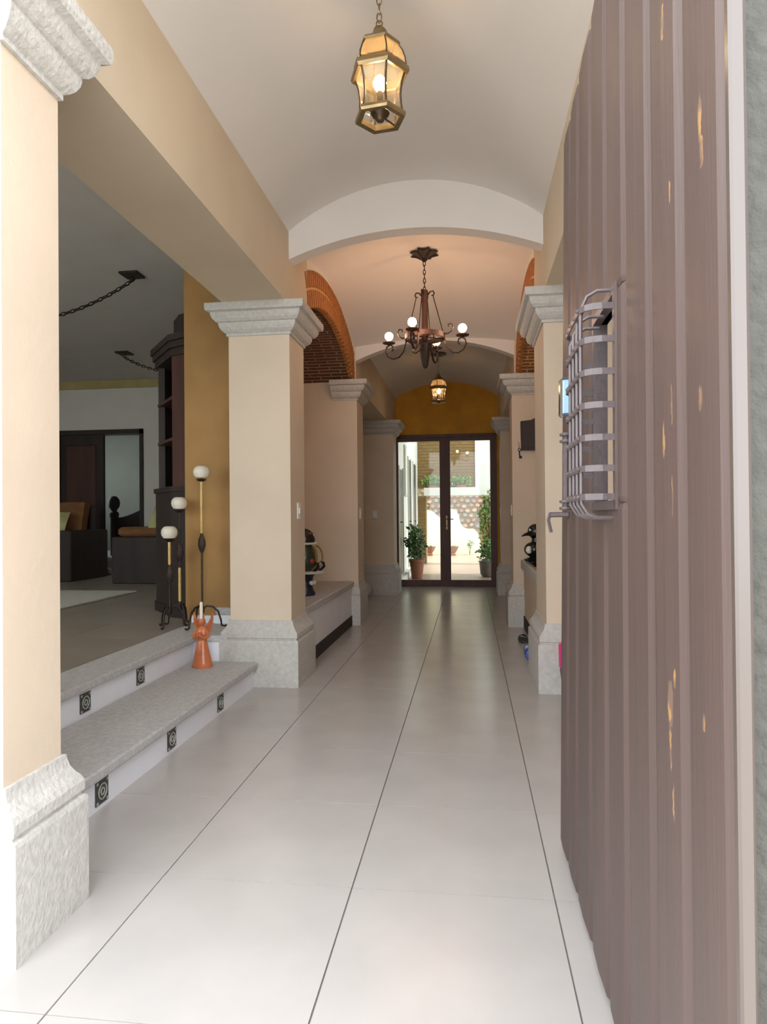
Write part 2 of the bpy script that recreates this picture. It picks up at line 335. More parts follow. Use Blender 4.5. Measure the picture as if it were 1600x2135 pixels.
# ================================================================== WALL LEFT (beams, niche, brick arch)
wl = struct('wall_left', 'cream left side of the hall with beams and brick arched niche', 'wall')
wr = struct('wall_right', 'cream right side of the hall with beams and brick arched niche', 'wall')
AC, AZ, AR = 5.88, .69, 2.22                            # niche arch: centre y, centre z, radius
def side(w, xf, s, y2b, xn):
    """one flank of the hall: xf hall face, s = -1 left / +1 right, y2b back of column 2, xn niche back"""
    B = lambda a, b_: (min(a, b_), max(a, b_))
    x0, x1 = B(xf, xf+s*.43)
    MB().box(x0, x1, 1.609, 4.45, 2.585, 3.62).build('beam', 'cream_beam', w)
    ph = 4.965 if s < 0 else y2b
    MB().box(x0, x1, 4.45, ph, 2.585, 3.62).build('pier_head', 'cream_beam', w)
    xe = -1.19 if s < 0 else .47
    x0, x1 = B(xe, xe+s*.44)
    MB().box(x0, x1, 7.06, 11.05, 2.553, 3.62).build('beam', 'cream_beam', w)
    # wall over the niche: everything outside the brick ring
    yn0 = 4.965 if s < 0 else y2b; yn1 = 7.06; Re = AR+.275
    x0, x1 = B(xf, xn)
    ex = [(yn0+(yn1-yn0)*i/24, AZ+math.sqrt(Re*Re-(yn0+(yn1-yn0)*i/24-AC)**2)) for i in range(25)]
    MB().prism([(p[0], p[1]) for p in ex]+[(yn1, 3.62), (yn0, 3.62)], 'X', x0, x1).build('spandrel', 'white_plaster', w)
    # far side wall of the niche, back wall, near side wall
    x0, x1 = B(xf+s*.23, xn)
    MB().box(x0, x1, 7.062, 7.46, 0, 2.60).build('niche_side', 'cream', w)
    x0, x1 = B(xn, xn+s*.12)
    MB().box(x0, x1, max(y2b, 5.07), 7.46, 0, 3.62).build('niche_back', 'cream', w)
    # brick arch
    th1 = math.asin((7.06-AC)/AR); th0 = math.asin((yn0-AC)/AR)
    n = 40; x0, x1 = B(xf+s*.012, xn)
    bed = [(AC+(AR+.012)*math.sin(th0+(th1-th0)*i/n), AZ+(AR+.012)*math.cos(th0+(th1-th0)*i/n)) for i in range(n+1)]
    bed2 = [(AC+(Re+.02)*math.sin(th0+(th1-th0)*i/n), AZ+(Re+.02)*math.cos(th0+(th1-th0)*i/n)) for i in range(n+1)]
    ba = MB().prism(bed+bed2[::-1], 'X', x0, x1).build('brick_arch', 'mortar_dark' if s < 0 else 'mortar_orange', w)  # right bed takes lighter mortar, its lit tone put into the colour
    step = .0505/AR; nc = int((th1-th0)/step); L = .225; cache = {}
    bm_ = 'brick_dark' if s < 0 else 'brick_dark_lit'  # right side gets lighter bricks, its stronger light put into the colour
    for k in range(nc):
        th = th1-(k+.5)*step; off = (k % 2)*L*.5+rng.uniform(-.02, .02); x = xf+s*.004
        a = 0.0; first = True
        while a < abs(xn-xf)-.02:
            ln = min((L-off if first and off > .03 else L), abs(xn-xf)-a); first = False
            key = round(ln, 2)
            if key not in cache:
                hx, hy = key/2-.008, .0505/2-.0095
                me = MB().loft([[(-hx, -hy, 0), (hx, -hy, 0), (hx, hy, 0), (-hx, hy, 0)], [(-hx, -hy, -.010), (hx, -hy, -.010), (hx, hy, -.010), (-hx, hy, -.010)], [(-hx+.004, -hy+.003, -.012), (hx-.004, -hy+.003, -.012), (hx-.004, hy-.003, -.012), (-hx+.004, hy-.003, -.012)]]).build('brick', bm_, ba)
                cache[key] = me; o = me
            else: o = inst(cache[key], ba)
            r = AR+.018+rng.uniform(-.002, .002)
            o.location = (x+s*(a+ln/2), AC+r*math.sin(th), AZ+r*math.cos(th)); o.rotation_euler = (-th, 0, 0)
            a += ln
    # two rings of thin edge bricks on the face
    for ring, (ra, rb) in enumerate(((AR-.004, AR+.128), (AR+.146, AR+.268))):
        mb = MB(); st = .074/((ra+rb)/2); nn = int((th1-th0)/st)
        for k in range(nn):
            t0 = th1-(k+.16)*st; t1 = th1-(k+.84)*st
            p = [(AC+r_*math.sin(t), AZ+r_*math.cos(t)) for r_, t in ((ra, t0), (rb, t0), (rb, t1), (ra, t1))]
            a0, a1 = B(xf-s*(.002 if ring else .006), xf+s*.05)
            mb.prism(p, 'X', a0, a1)
        tag(mb.build('brick_ring', 'brick_orange', ba), kind='stuff')
    pts = [(AC+(AR+r_)*math.sin(th0+(th1-th0)*i/n), AZ+(AR+r_)*math.cos(th0+(th1-th0)*i/n)) for r_, rg in ((-.001, range(n+1)), (.272, range(n, -1, -1))) for i in rg]
    a0, a1 = B(xf+s*.003, xf+s*.02)
    MB().prism(pts, 'X', a0, a1).build('ring_mortar', 'mortar_orange', ba)
mat('brick_dark_lit', (.24, .095, .035), .85, .3, 30, .4, 60)  # lit copy of the niche brick, brightness mixed into the colour
side(wl, XL, -1, 4.84, -1.92)
side(wr, XR, 1, 5.08, 1.15)
# outer closing walls of the hall
MB().box(-2.35, -2.2, 7.46, 11.05, 0, 3.62).build('passage_wall', 'cream', wl)
MB().box(-2.35, -1.56, 10.05, 11.05, 0, 3.62).build('passage_end', 'cream', wl)
MB().box(.95, 1.1, 7.46, 11.05, 0, 3.62).build('passage_wall', 'cream', wr)
MB().box(1.15, 1.3, .82, 5.08, 0, 3.62).build('bay_wall', 'cream', wr)

# wall at the end, over the glass door
wb = MB()
ys = [(-2.35, 0), (-1.225, 0), (-1.225, 2.485), (.44, 2.485), (.44, 0), (1.3, 0), (1.3, 3.62), (-2.35, 3.62)]
wb.prism(ys, 'Y', 11.0, 11.16)
tag(wb.build('wall_back', 'yellow_wall'), 'deep yellow wall over the glass entrance door', 'wall', kind='structure')
# facade beside and above the gate opening
wf = struct('wall_front', 'grey green rendered wall edge behind the open gate leaf', 'wall')
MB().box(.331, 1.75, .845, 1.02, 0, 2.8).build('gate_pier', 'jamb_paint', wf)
MB().box(.47, 1.15, 1.02, 1.62, 0, 2.8).build('entrance_flank', 'cream', wf)
MB().box(XL-.02, .5, 1.56, 1.61, 3.09, 3.85).build('entrance_header', 'cream', wf)
for a in ((-7.6, -6.6, 0, 3.62), (-2.6, -1.63, 0, 3.62), (-6.6, -2.6, 0, .8), (-6.6, -2.6, 3.0, 3.62)):
    MB().box(a[0], a[1], 1.62, 1.85, a[2], a[3]).build('front_panel', 'cream', wf)
w1 = struct('added_window_1', 'unseen window added in the front wall to light the living room', 'window')  # window added out of view to bring daylight into the room
for a in ((-6.6, -6.54, .8, 3.0), (-2.66, -2.6, .8, 3.0), (-6.54, -2.66, .8, .86), (-6.54, -2.66, 2.94, 3.0), (-4.63, -4.57, .86, 2.94)):
    MB().box(a[0], a[1], 1.70, 1.76, a[2], a[3]).build('window_frame', 'dark_wood', w1)
for a in ((-6.54, -4.63), (-4.57, -2.66)): MB().box(a[0], a[1], 1.728, 1.733, .86, 2.94).build('pane', 'pane_glass', w1)
MB().box(-1.78, -1.63, .84, 1.62, 0, 2.2).build('entrance_return', 'jamb_paint', wf)

# ================================================================== STEPS
ZS, ZL = .171, .342
st = thing('stone_steps', 'two stone topped steps with white risers and dark inset tiles', 'steps', (-1.7, 3.2, 0))
def local(o, t): o.location = Vector(o.location)-Vector(t.location); return o
def stepslab(poly, z0, z1, name):
    b = .008
    def off(p, d):
        n = len(p); out = []
        for i in range(n):
            a, c, e = Vector(p[i-1]), Vector(p[i]), Vector(p[(i+1) % n]); d1 = (c-a).normalized(); d2 = (e-c).normalized()
            n1 = Vector((-d1.y, d1.x)); n2 = Vector((-d2.y, d2.x)); out.append(tuple(c+(n1+n2)*d))
        return out
    r = [[(x, y, z) for x, y in off(poly, dd)] for z, dd in ((z0, b*.4), (z0+b, 0), (z1-b, 0), (z1, b))]
    return local(MB().loft(r).build(name, 'stone', st), st)
local(MB().box(-1.88, -1.45, 1.86, 4.39, 0, .128).build('riser', 'white_paint', st), st)
stepslab([(-1.88, 1.86), (-1.422, 1.86), (-1.422, 4.385), (-1.88, 4.385)], .128, ZS, 'tread')
local(MB().box(-2.12, -1.885, 1.86, 4.44, ZS-.04, .300).build('riser', 'white_paint', st), st)
local(MB().box(-2.12, -1.66, 4.405, 4.95, ZS-.17, .300).build('riser', 'white_paint', st), st)
stepslab([(-2.12, 1.86), (-1.858, 1.86), (-1.858, 4.38), (-1.64, 4.40), (-1.64, 4.95), (-2.12, 4.95)], .300, ZL, 'tread')
def inset(x, y, z):
    h = .047
    o = MB().box(x-.002, x+.004, y-h*.95, y+h*.95, z-h, z+h).build('inset_tile', 'dark_panel', st); local(o, st)
    q = MB()
    q.tube([(x+.006, y+.030*math.cos(a), z+.030*math.sin(a)) for a in [2*PI*i/12 for i in range(12)]], .003, 4, closed=True)
    q.tube([(x+.006, y+.014*math.cos(a), z+.014*math.sin(a)) for a in [2*PI*i/8 for i in range(8)]], .003, 4, closed=True)
    for sy in (-1, 1):
        for sz in (-1, 1): q.box(x+.004, x+.007, y+sy*.036-.005, y+sy*.036+.005, z+sz*.038-.005, z+sz*.038+.005)
    w = q.build('tile_pattern', 'shutter_grey', o); 
for y in (2.495, 3.122, 3.768): inset(-1.449, y, .067)
for y in (3.10, 3.66): inset(-1.884, y, .238)

# ================================================================== LIVING ROOM
rf = tag(MB().box(-7.4, -2.12, 1.85, 9.8, .2, ZL-.002).build('floor_room', 'grout'), 'brown tiled floor of the dim living room', 'floor', kind='structure')
rp = None
for i in range(9):
    for j in range(13):
        x1 = -2.12-i*.6; y0 = 1.86+j*.6
        if y0+.6 > 9.8 or x1-.6 < -7.4: continue
        if rp is None:
            rp = MB().box(-.298, .298, -.298, .298, -.01, 0).build('tile', 'room_tile', rf); o = rp
        else: o = inst(rp, rf)
        o.location = (x1-.3, y0+.3, ZL)
tag(MB().box(-7.4, -1.63, 1.85, 9.9, 3.29, 3.62).build('ceiling_room', 'room_ceiling'), 'shaded living room ceiling', 'ceiling', kind='structure')
wro = struct('wall_room', 'pale living room walls with olive cornice band', 'wall')
YF = 9.8
xo0, xo1, zo = -6.42, -4.97, 2.53
MB().box(-7.4, xo0, YF, YF+.15, ZL, 3.29).build('wall_panel', 'room_wall', wro)
MB().box(xo1, -2.2, YF, YF+.15, ZL, 3.29).build('wall_panel', 'room_wall', wro)
MB().box(xo0, xo1, YF, YF+.15, zo, 3.29).build('wall_panel', 'room_wall', wro)
MB().box(-7.4, -2.2, YF-.03, YF, 3.17, 3.29).build('cornice_band', 'olive_band', wro)
for a in ((1.85, 10.15, 0, 3.62), (11.95, 12.35, 0, 3.62), (10.15, 11.95, 0, 1.2), (10.15, 11.95, 2.8, 3.62)): MB().box(-7.55, -7.4, *a).build('wall_panel', 'room_wall', wro)
w2 = struct('added_window_2', 'unseen window added to light the bedroom beyond the far doorway', 'window')  # out-of-view opening added to brighten the bedroom
for a in ((10.15, 10.21, 1.2, 2.8), (11.89, 11.95, 1.2, 2.8), (10.21, 11.89, 1.2, 1.26), (10.21, 11.89, 2.74, 2.8)): MB().box(-7.5, -7.44, *a).build('window_frame', 'dark_wood', w2)
MB().box(-7.473, -7.467, 10.21, 11.89, 1.26, 2.74).build('pane', 'pane_glass', w2)
MB().box(-2.18, -2.05, 5.07, 9.95, 0, 3.62).build('wall_panel', 'room_wall', wro)
MB().box(-2.35, -2.18, 9.8, 9.95, 0, 3.62).build('wall_panel', 'room_wall', wro)
MB().box(-7.4, -2.35, 12.2, 12.35, 0, 3.62).build('bedroom_wall', 'room_wall_grey', wro)
MB().box(-2.5, -2.35, 9.95, 12.2, 0, 3.62).build('bedroom_wall', 'room_wall_grey', wro)
MB().box(-7.4, -2.35, 9.95, 12.2, 3.3, 3.5).build('bedroom_ceiling', 'room_wall_grey', wro)
MB().box(-7.4, -2.35, 9.95, 12.2, .3, .55).build('bedroom_floor', 'stone', wro)
wo = tag(MB().box(-2.175, -1.634, 4.95, 5.07, ZL-.0, 3.62).build('wall_ochre', 'ochre'), 'mottled ochre wall behind the cream column', 'wall', kind='structure')
tag(MB().box(-2.12, -1.634, 4.925, 4.95, ZL, ZL+.055).build('baseboard_ochre', 'white_paint'), 'white baseboard under the ochre wall', 'baseboard', kind='structure')
# timber door at the far doorway
dr = struct('door_2', 'dark wooden panelled door at the far doorway', 'door')
for a in ((xo0, xo0+.07, YF-.04, YF+.17, ZL, zo), (xo1-.05, xo1, YF-.04, YF+.17, ZL, zo), (xo0, xo1, YF-.04, YF+.17, zo-.07, zo)):
    MB().box(*a).build('frame', 'dark_wood', dr)
lf = MB().box(xo0+.07, -5.64, YF+.02, YF+.07, ZL+.01, zo-.07).build('leaf', 'dark_wood', dr)
for (a, c) in ((.6, 1.15), (1.3, 2.3)):
    MB().bbox(xo0+.17, -5.76, YF+.0, YF+.03, a, c, .012).build('door_panel', 'red_wood', lf)
# steps up to the bedroom
bs = thing('threshold_steps', 'pale steps rising through the far doorway', 'steps', (-5.3, 9.5, ZL))
for k, (y0, y1, z1) in enumerate(((9.1, 9.45, .42), (9.45, 9.95, .55))):
    MB().box(-.34, .33, y0-9.5, y1-9.5, 0, z1-ZL).build('tread', 'stone_pale', bs)
# bed beyond
bd = thing('wooden_bed', 'dark wooden bed with ball topped post and silver pillow', 'bed', (-5.1, 11.0, .55))
def bedpost(x, y):
    return MB().lathe([(.06, 0), (.06, .62), (.075, .64), (.075, .70), (.04, .73), (.05, .75), (.085, .80), (.095, .86), (.085, .92), (.05, .965), (.01, .98)], (x, y, 0), 14).build('post', 'dark_wood', bd, True)
bedpost(-.72, -.55); bedpost(.85, -.55)
p = [(-.66, .15)] + [(-.66+1.45*i/16, .62+.20*(1-math.cos(PI*2*i/16))/2) for i in range(17)] + [(.79, .15)]
MB().prism(p, 'Y', -.58, -.52).build('footboard', 'dark_wood', bd)
MB().bbox(-.66, .79, -.5, .9, .2, .50, .05).build('mattress', 'silver_cloth', bd)
MB().ball((-.1, -.3, .56), .3, 16, 8, 1.3, .6, .45).build('pillow', 'silver_cloth', bd, True)
# rug
rg = thing('cream_rug', 'cream shaggy rug on the dim room floor', 'rug', (-4.3, 6.6, ZL))
MB().bbox(-1.2, .70, -1.5, .33, 0, .022, .008).build('pile', 'rug', rg)
# armchair facing the sofa
ac = thing('armchair', 'dark wooden armchair with brown seat and olive back cushion', 'armchair', (-4.02, 8.25, ZL))
MB().bbox(-.40, .42, -.38, -.28, 0, .58, .01).build('armrest', 'dark_wood', ac)
MB().bbox(-.40, .42, .28, .38, 0, .58, .01).build('armrest', 'dark_wood', ac)
MB().bbox(-.38, .40, -.28, .28, .06, .36, .01).build('seat_frame', 'dark_wood', ac)
MB().prism([(.26, .36), (.36, .36), (.46, 1.0), (.38, 1.0)], 'Y', -.30, .30).build('back_frame', 'dark_wood', ac)
MB().bbox(-.33, .24, -.38, .36, .585, .70, .03).build('seat_cushion', 'cushion_brown', ac)
MB().prism([(.06, .66), (.20, .66), (.30, 1.0), (.18, 1.0)], 'Y', -.36, .30).build('back_cushion', 'cushion_green', ac)
# sofa
sf = thing('sofa', 'dark wooden sofa with brown cushions and olive pillow', 'sofa', (-5.7, 8.55, ZL))
MB().bbox(.36, .62, -.50, .40, 0, .66, .012).build('armrest', 'dark_wood', sf)
MB().bbox(-1.1, .36, -.45, .35, .06, .34, .012).build('seat_frame', 'dark_wood', sf)
MB().bbox(-1.1, .50, .28, .42, .06, .98, .012).build('back_frame', 'dark_wood', sf)
MB().bbox(-1.05, .36, -.47, .22, .34, .47, .03).build('seat_cushion', 'cushion_brown', sf)
MB().prism([(-.02, .46), (.12, .46), (.26, 1.02), (.13, 1.04)], 'X', -1.05, .44).build('back_cushion', 'cushion_brown', sf)
pl_ = thing('throw_pillow', 'olive green throw pillow leaning on the sofa', 'pillow', (-5.52, 8.45, ZL+.48))
pv = []
for sgn in (-1, 1):
    for i in range(9):
        for j in range(9):
            u_, v_ = -1+i/4, -1+j/4; k_ = (1-u_**4)*(1-v_**4)
            pv.append((u_*.22*(1-.06*(1-abs(v_)**2)), sgn*(.004+.075*max(k_, 0)**.5), v_*.22*(1-.06*(1-abs(u_)**2))))
pf_ = [(q*81+i*9+j, q*81+(i+1)*9+j, q*81+(i+1)*9+j+1, q*81+i*9+j+1) for q in (0, 1) for i in range(8) for j in range(8)]
o = MB().add(pv, pf_).build('cover', 'cushion_green', pl_, True); o.location = (0, -.16, .235); o.rotation_euler = (-.3, .12, .1)
# corner bookcase
bk = thing('corner_bookcase', 'tall dark wooden corner bookcase with cornice against the ochre wall end', 'bookcase', (-2.45, 5.5, ZL))
fp = [(-2.74, 5.62), (-2.40, 5.20), (-2.185, 5.10), (-2.185, 6.05), (-2.74, 6.05)]
def bpoly(d, z0, z1, name, m='dark_wood', poly=fp):
    c = Vector((-2.4, 5.7)); q = [(c.x+(x-c.x)*(1+d)-bk.location.x, min(c.y+(y-c.y)*(1+d), 6.05)-bk.location.y) for x, y in poly]
    q = [(min(x, -2.202-bk.location.x) if y > -.41 else min(x, -2.18-bk.location.x), y) for x, y in q]
    return MB().prism(q, 'Z', z0-ZL, z1-ZL).build(name, m, bk)
bpoly(.04, ZL, ZL+.08, 'plinth'); lc = bpoly(.0, ZL+.08, 1.36, 'lower_cabinet'); bpoly(.05, 1.36, 1.40, 'cabinet_top')
A_, B_ = Vector((-2.70, 5.60)), Vector((-2.40, 5.22))
MB().prism([(A_.x+.05-bk.location.x, A_.y+.02-bk.location.y), (A_.x-bk.location.x, A_.y-bk.location.y), (A_.x-bk.location.x, 6.05-bk.location.y), (A_.x+.05-bk.location.x, 6.05-bk.location.y)], 'Z', 1.40-ZL, 2.46-ZL).build('side_panel', 'dark_wood', bk)
MB().prism([(-2.40-bk.location.x, 5.22-bk.location.y), (-2.19-bk.location.x, 5.11-bk.location.y), (-2.19-bk.location.x, 5.2-bk.location.y), (-2.36-bk.location.x, 5.30-bk.location.y)], 'Z', 1.40-ZL, 2.46-ZL).build('front_panel', 'red_wood', bk)
MB().box(-2.72-bk.location.x, -2.2-bk.location.x, 5.98-bk.location.y, 6.05-bk.location.y, 1.40-ZL, 2.46-ZL).build('back_panel', 'dark_wood', bk)
for z in (1.78, 2.12): bpoly(-.06, z, z+.025, 'shelf', 'red_wood')
bpoly(.0, 2.46, 2.52, 'cornice'); bpoly(.06, 2.52, 2.57, 'cornice'); bpoly(.11, 2.57, 2.62, 'cornice')
bpoly(-.12, 2.62, 2.82, 'top_box', 'dark_wood', [(-2.50, 5.42), (-2.36, 5.22), (-2.19, 5.13), (-2.19, 5.8), (-2.5, 5.8)])
# ceiling plates with swag chains
def link_chain(t, pts, L=.034, r=.0035, w=.011, m='iron'):
    """links along a polyline; pts are local"""
    P = [Vector(p) for p in pts]; acc = 0; k = 0; src = None
    for a, b_ in zip(P[:-1], P[1:]):
        d = b_-a; n = d.normalized(); s = acc
        while s < d.length:
            c = a+n*s
            if src is None:
                e = MB(); e.tube([(w*math.cos(q), 0, (L*.62)*math.sin(q)) for q in [2*PI*i/10 for i in range(10)]], r, 4, closed=True)
                src = e.build('chain_link', m, t); o = src
            else: o = inst(src, t)
            o.location = c; qn = n.to_track_quat('Z', 'Y'); o.rotation_mode = 'QUATERNION'; o.rotation_quaternion = qn @ Matrix.Rotation(PI/2*(k % 2), 3, 'Z').to_quaternion()
            k += 1; s += L
        acc = s-d.length
def swag(x, y, end, label, size):
    t = thing('swag_hook', label, 'ceiling hook', (x, y, 3.29))
    MB().bbox(-size, size, -size, size, -.02, 0, .006).build('ceiling_plate', 'iron', t)
    MB().tube([(0, 0, -.02), (.012, 0, -.035), (.012, 0, -.05), (0, 0, -.062), (-.012, 0, -.05)], .005, 6).build('hook', 'iron', t)
    e = Vector(end)-Vector((x, y, 3.29)); n = 14
    pts = [Vector((0, 0, -.06)).lerp(e, i/n)+Vector((0, 0, -.5*e.length*.35*4*(i/n)*(1-i/n)*.55)) for i in range(n+1)]
    link_chain(t, pts, .05, .006, .014)
p1 = at(275, 571, Z=3.29); p2 = at(259, 735, Z=3.29)
swag(p1.x, p1.y, (p1.x-1.6, p1.y+.2, 3.05), 'dark ceiling plate with heavy chain, nearer one in the living room', .085)
swag(p2.x, p2.y, (p2.x+1.3, p2.y-.35, 3.0), 'small dark ceiling plate with chain, by the far olive cornice', .09)

# ================================================================== FLOOR CANDLE STANDS
def stand(x, y, hz, zr0, zr1, zleaf, label, rot, lr=1.):
    t = thing('candle_stand', label, 'candle stand', (x, y, ZL), 'iron candle stands by the ochre wall')
    H = hz-ZL
    for k in range(3):
        a = rot+k*2*PI/3; c, s_ = math.cos(a), math.sin(a)
        MB().tube([(c*r*lr, s_*r*lr, z) for r, z in ((.004, .13), (.03, .155), (.075, .15), (.115, .115), (.135, .05), (.14, .012), (.165, .006), (.178, .014))], .007, 6).build('leg', 'iron', t, True)
    MB().lathe([(.012, .10), (.018, .12), (.014, .15), (.008, .17), (.007, max(zr1-ZL, zleaf-ZL)), (.006, H-.05)], (0, 0, 0), 8).build('stem', 'iron', t, True)
    MB().lathe([(.0085, zr0-ZL), (.0105, zr0-ZL+.01), (.0105, zr1-ZL-.01), (.0085, zr1-ZL)], (0, 0, 0), 10).build('brass_sleeve', 'brass_rod', t, True)
    zl = zleaf-ZL
    lf_ = MB().lathe([(.006, -.075), (.020, -.05), (.030, -.01), (.027, .025), (.014, .06), (.005, .08)], (0, 0, zl), 10, 1, .45).build('leaf_ornament', 'iron', t, True)
    for k in (-1, 1): MB().tube([(k*.002, -.014, zl-.05), (k*.016, -.016, zl), (k*.006, -.010, zl+.05)], .003, 4).build('leaf_vein', 'rust_iron', lf_)
    MB().lathe([(.006, H-.07), (.03, H-.062), (.038, H-.052), (.010, H-.048)], (0, 0, 0), 14).build('drip_cup', 'iron', t, True)
    MB().lathe([(.015, -.046), (.042, -.040), (.056, -.02), (.060, 0), (.056, .022), (.042, .040), (.028, .046), (.024, .040), (.01, .036)], (0, 0, H), 22).build('globe', 'candle_glass', t, True)
stand(-1.952, 4.73, 1.477, 1.03, 1.415, .955, 'tallest iron candle stand with cream globe and long brass sleeve', .2)
stand(-2.188, 4.70, 1.036, .80, .985, .725, 'shortest iron candle stand with cream globe, farthest from the column', .5, .72)
stand(-2.173, 4.84, 1.253, .515, .77, .88, 'middle height candle stand in front of the dark bookcase', 1.35, .60)

# copper coloured angel candle holder on the lower step
an = thing('angel_figure', 'copper coloured carved angel holding a white candle on the lower step', 'figurine', (-1.735, 4.2, ZS))
MB().lathe([(.066, 0), (.068, .008), (.060, .05), (.046, .11), (.034, .16), (.030, .175)], (0, 0, 0), 14, 1, .8).build('robe', 'copper_wood', an, True)
MB().lathe([(.030, .172), (.040, .20), (.044, .225), (.036, .25), (.016, .262), (.013, .272)], (0, 0, 0), 14, 1, .7).build('torso', 'copper_wood', an, True)
hd = MB().ball((0, -.004, .295), .027, 14, 8, .9, .95, 1.15).build('head', 'copper_wood', an, True)
MB().ball((0, -.030, .290), .006, 8, 6).build('nose', 'copper_wood', hd, True)
for s_ in (-1, 1):
    MB().tube([(s_*.038, 0, .232), (s_*.050, -.018, .205), (s_*.034, -.040, .195), (s_*.006, -.052, .212), (s_*.004, -.054, .236)], [.013, .012, .010, .009, .005], 8).build('arm', 'copper_wood', an, True)
    w = [(s_*.012, .200), (s_*.048, .232), (s_*.062, .275), (s_*.066, .335), (s_*.058, .352), (s_*.050, .315), (s_*.040, .300), (s_*.034, .285), (s_*.016, .262)]
    wg = MB().prism(w if s_ > 0 else w[::-1], 'Y', .018, .032).build('wing', 'copper_wood', an)
    for q in range(3): MB().tube([(s_*(.026+.012*q), .016, .235+.012*q), (s_*(.038+.012*q), .014, .275+.02*q)], .004, 5).build('feather', 'copper_wood', wg)
MB().lathe([(.012, .322), (.016, .326), (.016, .334), (.008, .336)], (0, -.002, 0), 12).build('candle_cup', 'copper_wood', an, True)
MB().lathe([(.0105, .312), (.0105, .415), (.007, .424), (.002, .426)], (0, -.012, 0), 12).build('candle', 'candle_wax', an, True)

# ================================================================== NICHE BENCH AND COUNTER
bn = thing('masonry_bench', 'white built in bench with stone slab top and dark skirting in the brick niche', 'bench', (-1.57, 6.0, 0))
local(MB().box(-1.92, -1.245, 4.90, 7.06, .10, .405).build('body', 'white_paint', bn), bn)
local(MB().bbox(-1.92, -1.225, 4.90, 7.06, .405, .462, .008).build('slab', 'stone', bn), bn)
local(MB().box(-1.92, -1.238, 4.90, 7.06, 0, .105).build('skirting', 'dark_skirt', bn), bn)
ct = thing('masonry_counter', 'cream built in counter with thick pale slab beside the gate', 'counter', (.85, 6.0, 0))
local(MB().box(.545, 1.15, 5.14, 7.06, .10, .60).build('body', 'cream', ct), ct)
local(MB().bbox(.515, 1.15, 5.14, 7.06, .59, .69, .012).build('slab', 'stone_pale', ct), ct)
local(MB().box(.535, 1.15, 5.14, 7.06, 0, .12).build('skirting', 'dark_skirt', ct), ct)

# painted ceramic candelabrum on the bench
cd = thing('ceramic_candelabrum', 'painted ceramic tiered candelabrum on the niche bench', 'figurine', (-1.43, 5.75, .462))
MB().lathe([(.085, 0), (.088, .02), (.070, .05), (.06, .12), (.075, .17), (.10, .19)], (0, 0, 0), 18).build('pedestal', 'glaze_blue', cd, True)
MB().lathe([(.03, .188), (.155, .192), (.165, .205), (.155, .212), (.03, .210)], (0, 0, 0), 22).build('lower_tray', 'glaze_white', cd, True)
MB().lathe([(.06, .212), (.085, .26), (.09, .33), (.075, .40), (.06, .44)], (0, 0, 0), 16).build('body', 'glaze_green', cd, True)
MB().lathe([(.03, .438), (.10, .442), (.108, .452), (.10, .46), (.03, .46)], (0, 0, 0), 20).build('upper_tray', 'glaze_white', cd, True)
MB().lathe([(.085, .46), (.09, .49), (.075, .53), (.05, .562), (.02, .578), (.004, .582)], (0, 0, 0), 18).build('dome', 'glaze_black', cd, True)
for k in range(7):
    a = k*2*PI/7+.3; c, s_ = math.cos(a), math.sin(a)
    MB().tube([(c*(.09+.062*math.sin(q)), s_*(.09+.062*math.sin(q)), .33+.10*math.cos(q)) for q in [PI*i/8 for i in range(9)]], .008, 6).build('handle_loop', 'glaze_yellow', cd, True)
    MB().tube([(c*r, s_*r, z) for r, z in ((.11, .215), (.14, .225), (.165, .25), (.16, .28), (.135, .285), (.128, .265))], .013, 6).build('curl', 'glaze_black', cd, True)
    MB().ball((c*.08, s_*.08, .30+.03*(k % 2)), .022, 8, 6).build('flower_bead', ('glaze_red', 'glaze_yellow', 'glaze_white')[k % 3], cd, True)
    MB().ball((c*.062, s_*.062, .535), .014, 8, 6).build('dome_bead', ('glaze_red', 'glaze_blue')[k % 2], cd, True)
    MB().ball((c*.075, s_*.075, .11), .020, 8, 6).build('base_bead', ('glaze_white', 'glaze_red', 'glaze_yellow')[k % 3], cd, True)
# black tray and figurine on the counter
tr = thing('black_tray', 'flat black tray lying on the pale counter', 'tray', (.70, 6.35, .69))
MB().loft([[(-.145, -.36, 0), (.17, -.36, 0), (.17, .42, 0), (-.05, .42, 0), (-.145, .30, 0)], [(-.16, -.38, .022), (.19, -.38, .022), (.19, .62, .022), (-.10, .62, .022), (-.16, .36, .022)], [(-.145, -.36, .022), (.17, -.36, .022), (.17, .58, .022), (-.08, .58, .022), (-.145, .34, .022)], [(-.13, -.34, .008), (.16, -.34, .008), (.16, .40, .008), (-.04, .40, .008), (-.13, .28, .008)]]).build('dish', 'glaze_black', tr)
fg = thing('black_figurine', 'glossy black bird figurine with round head on the counter tray', 'figurine', (.605, 6.5, .70))
MB().lathe([(.02, 0), (.09, .01), (.10, .03), (.05, .045), (.04, .06)], (0, 0, 0), 16).build('foot', 'glaze_black', fg, True)
MB().ball((0, 0, .12), .09, 16, 10, 1.1, 1.2, .85).build('body', 'glaze_black', fg, True)
MB().lathe([(.05, .17), (.035, .21), (.04, .25)], (.01, 0, 0), 12).build('neck', 'glaze_black', fg, True)
h_ = MB().ball((0.01, 0, .29), .075, 16, 10, 1, 1, .95).build('head', 'glaze_black', fg, True)
MB().tube([(-.05, -.03, .27), (-.09, -.05, .262), (-.125, -.06, .245)], [.022, .014, .004], 8).build('beak', 'glaze_black', h_, True)
MB().ball((-.045, -.06, .305), .012, 8, 6).build('eye', 'glaze_white', h_, True)
MB().ball((-.06, -.085, .12), .03, 10, 6, 1, .5, 1.2).build('wing_spot', 'glaze_white', fg, True)
MB().ball((.02, -.105, .15), .02, 10, 6).build('breast_spot', 'glaze_red', fg, True)
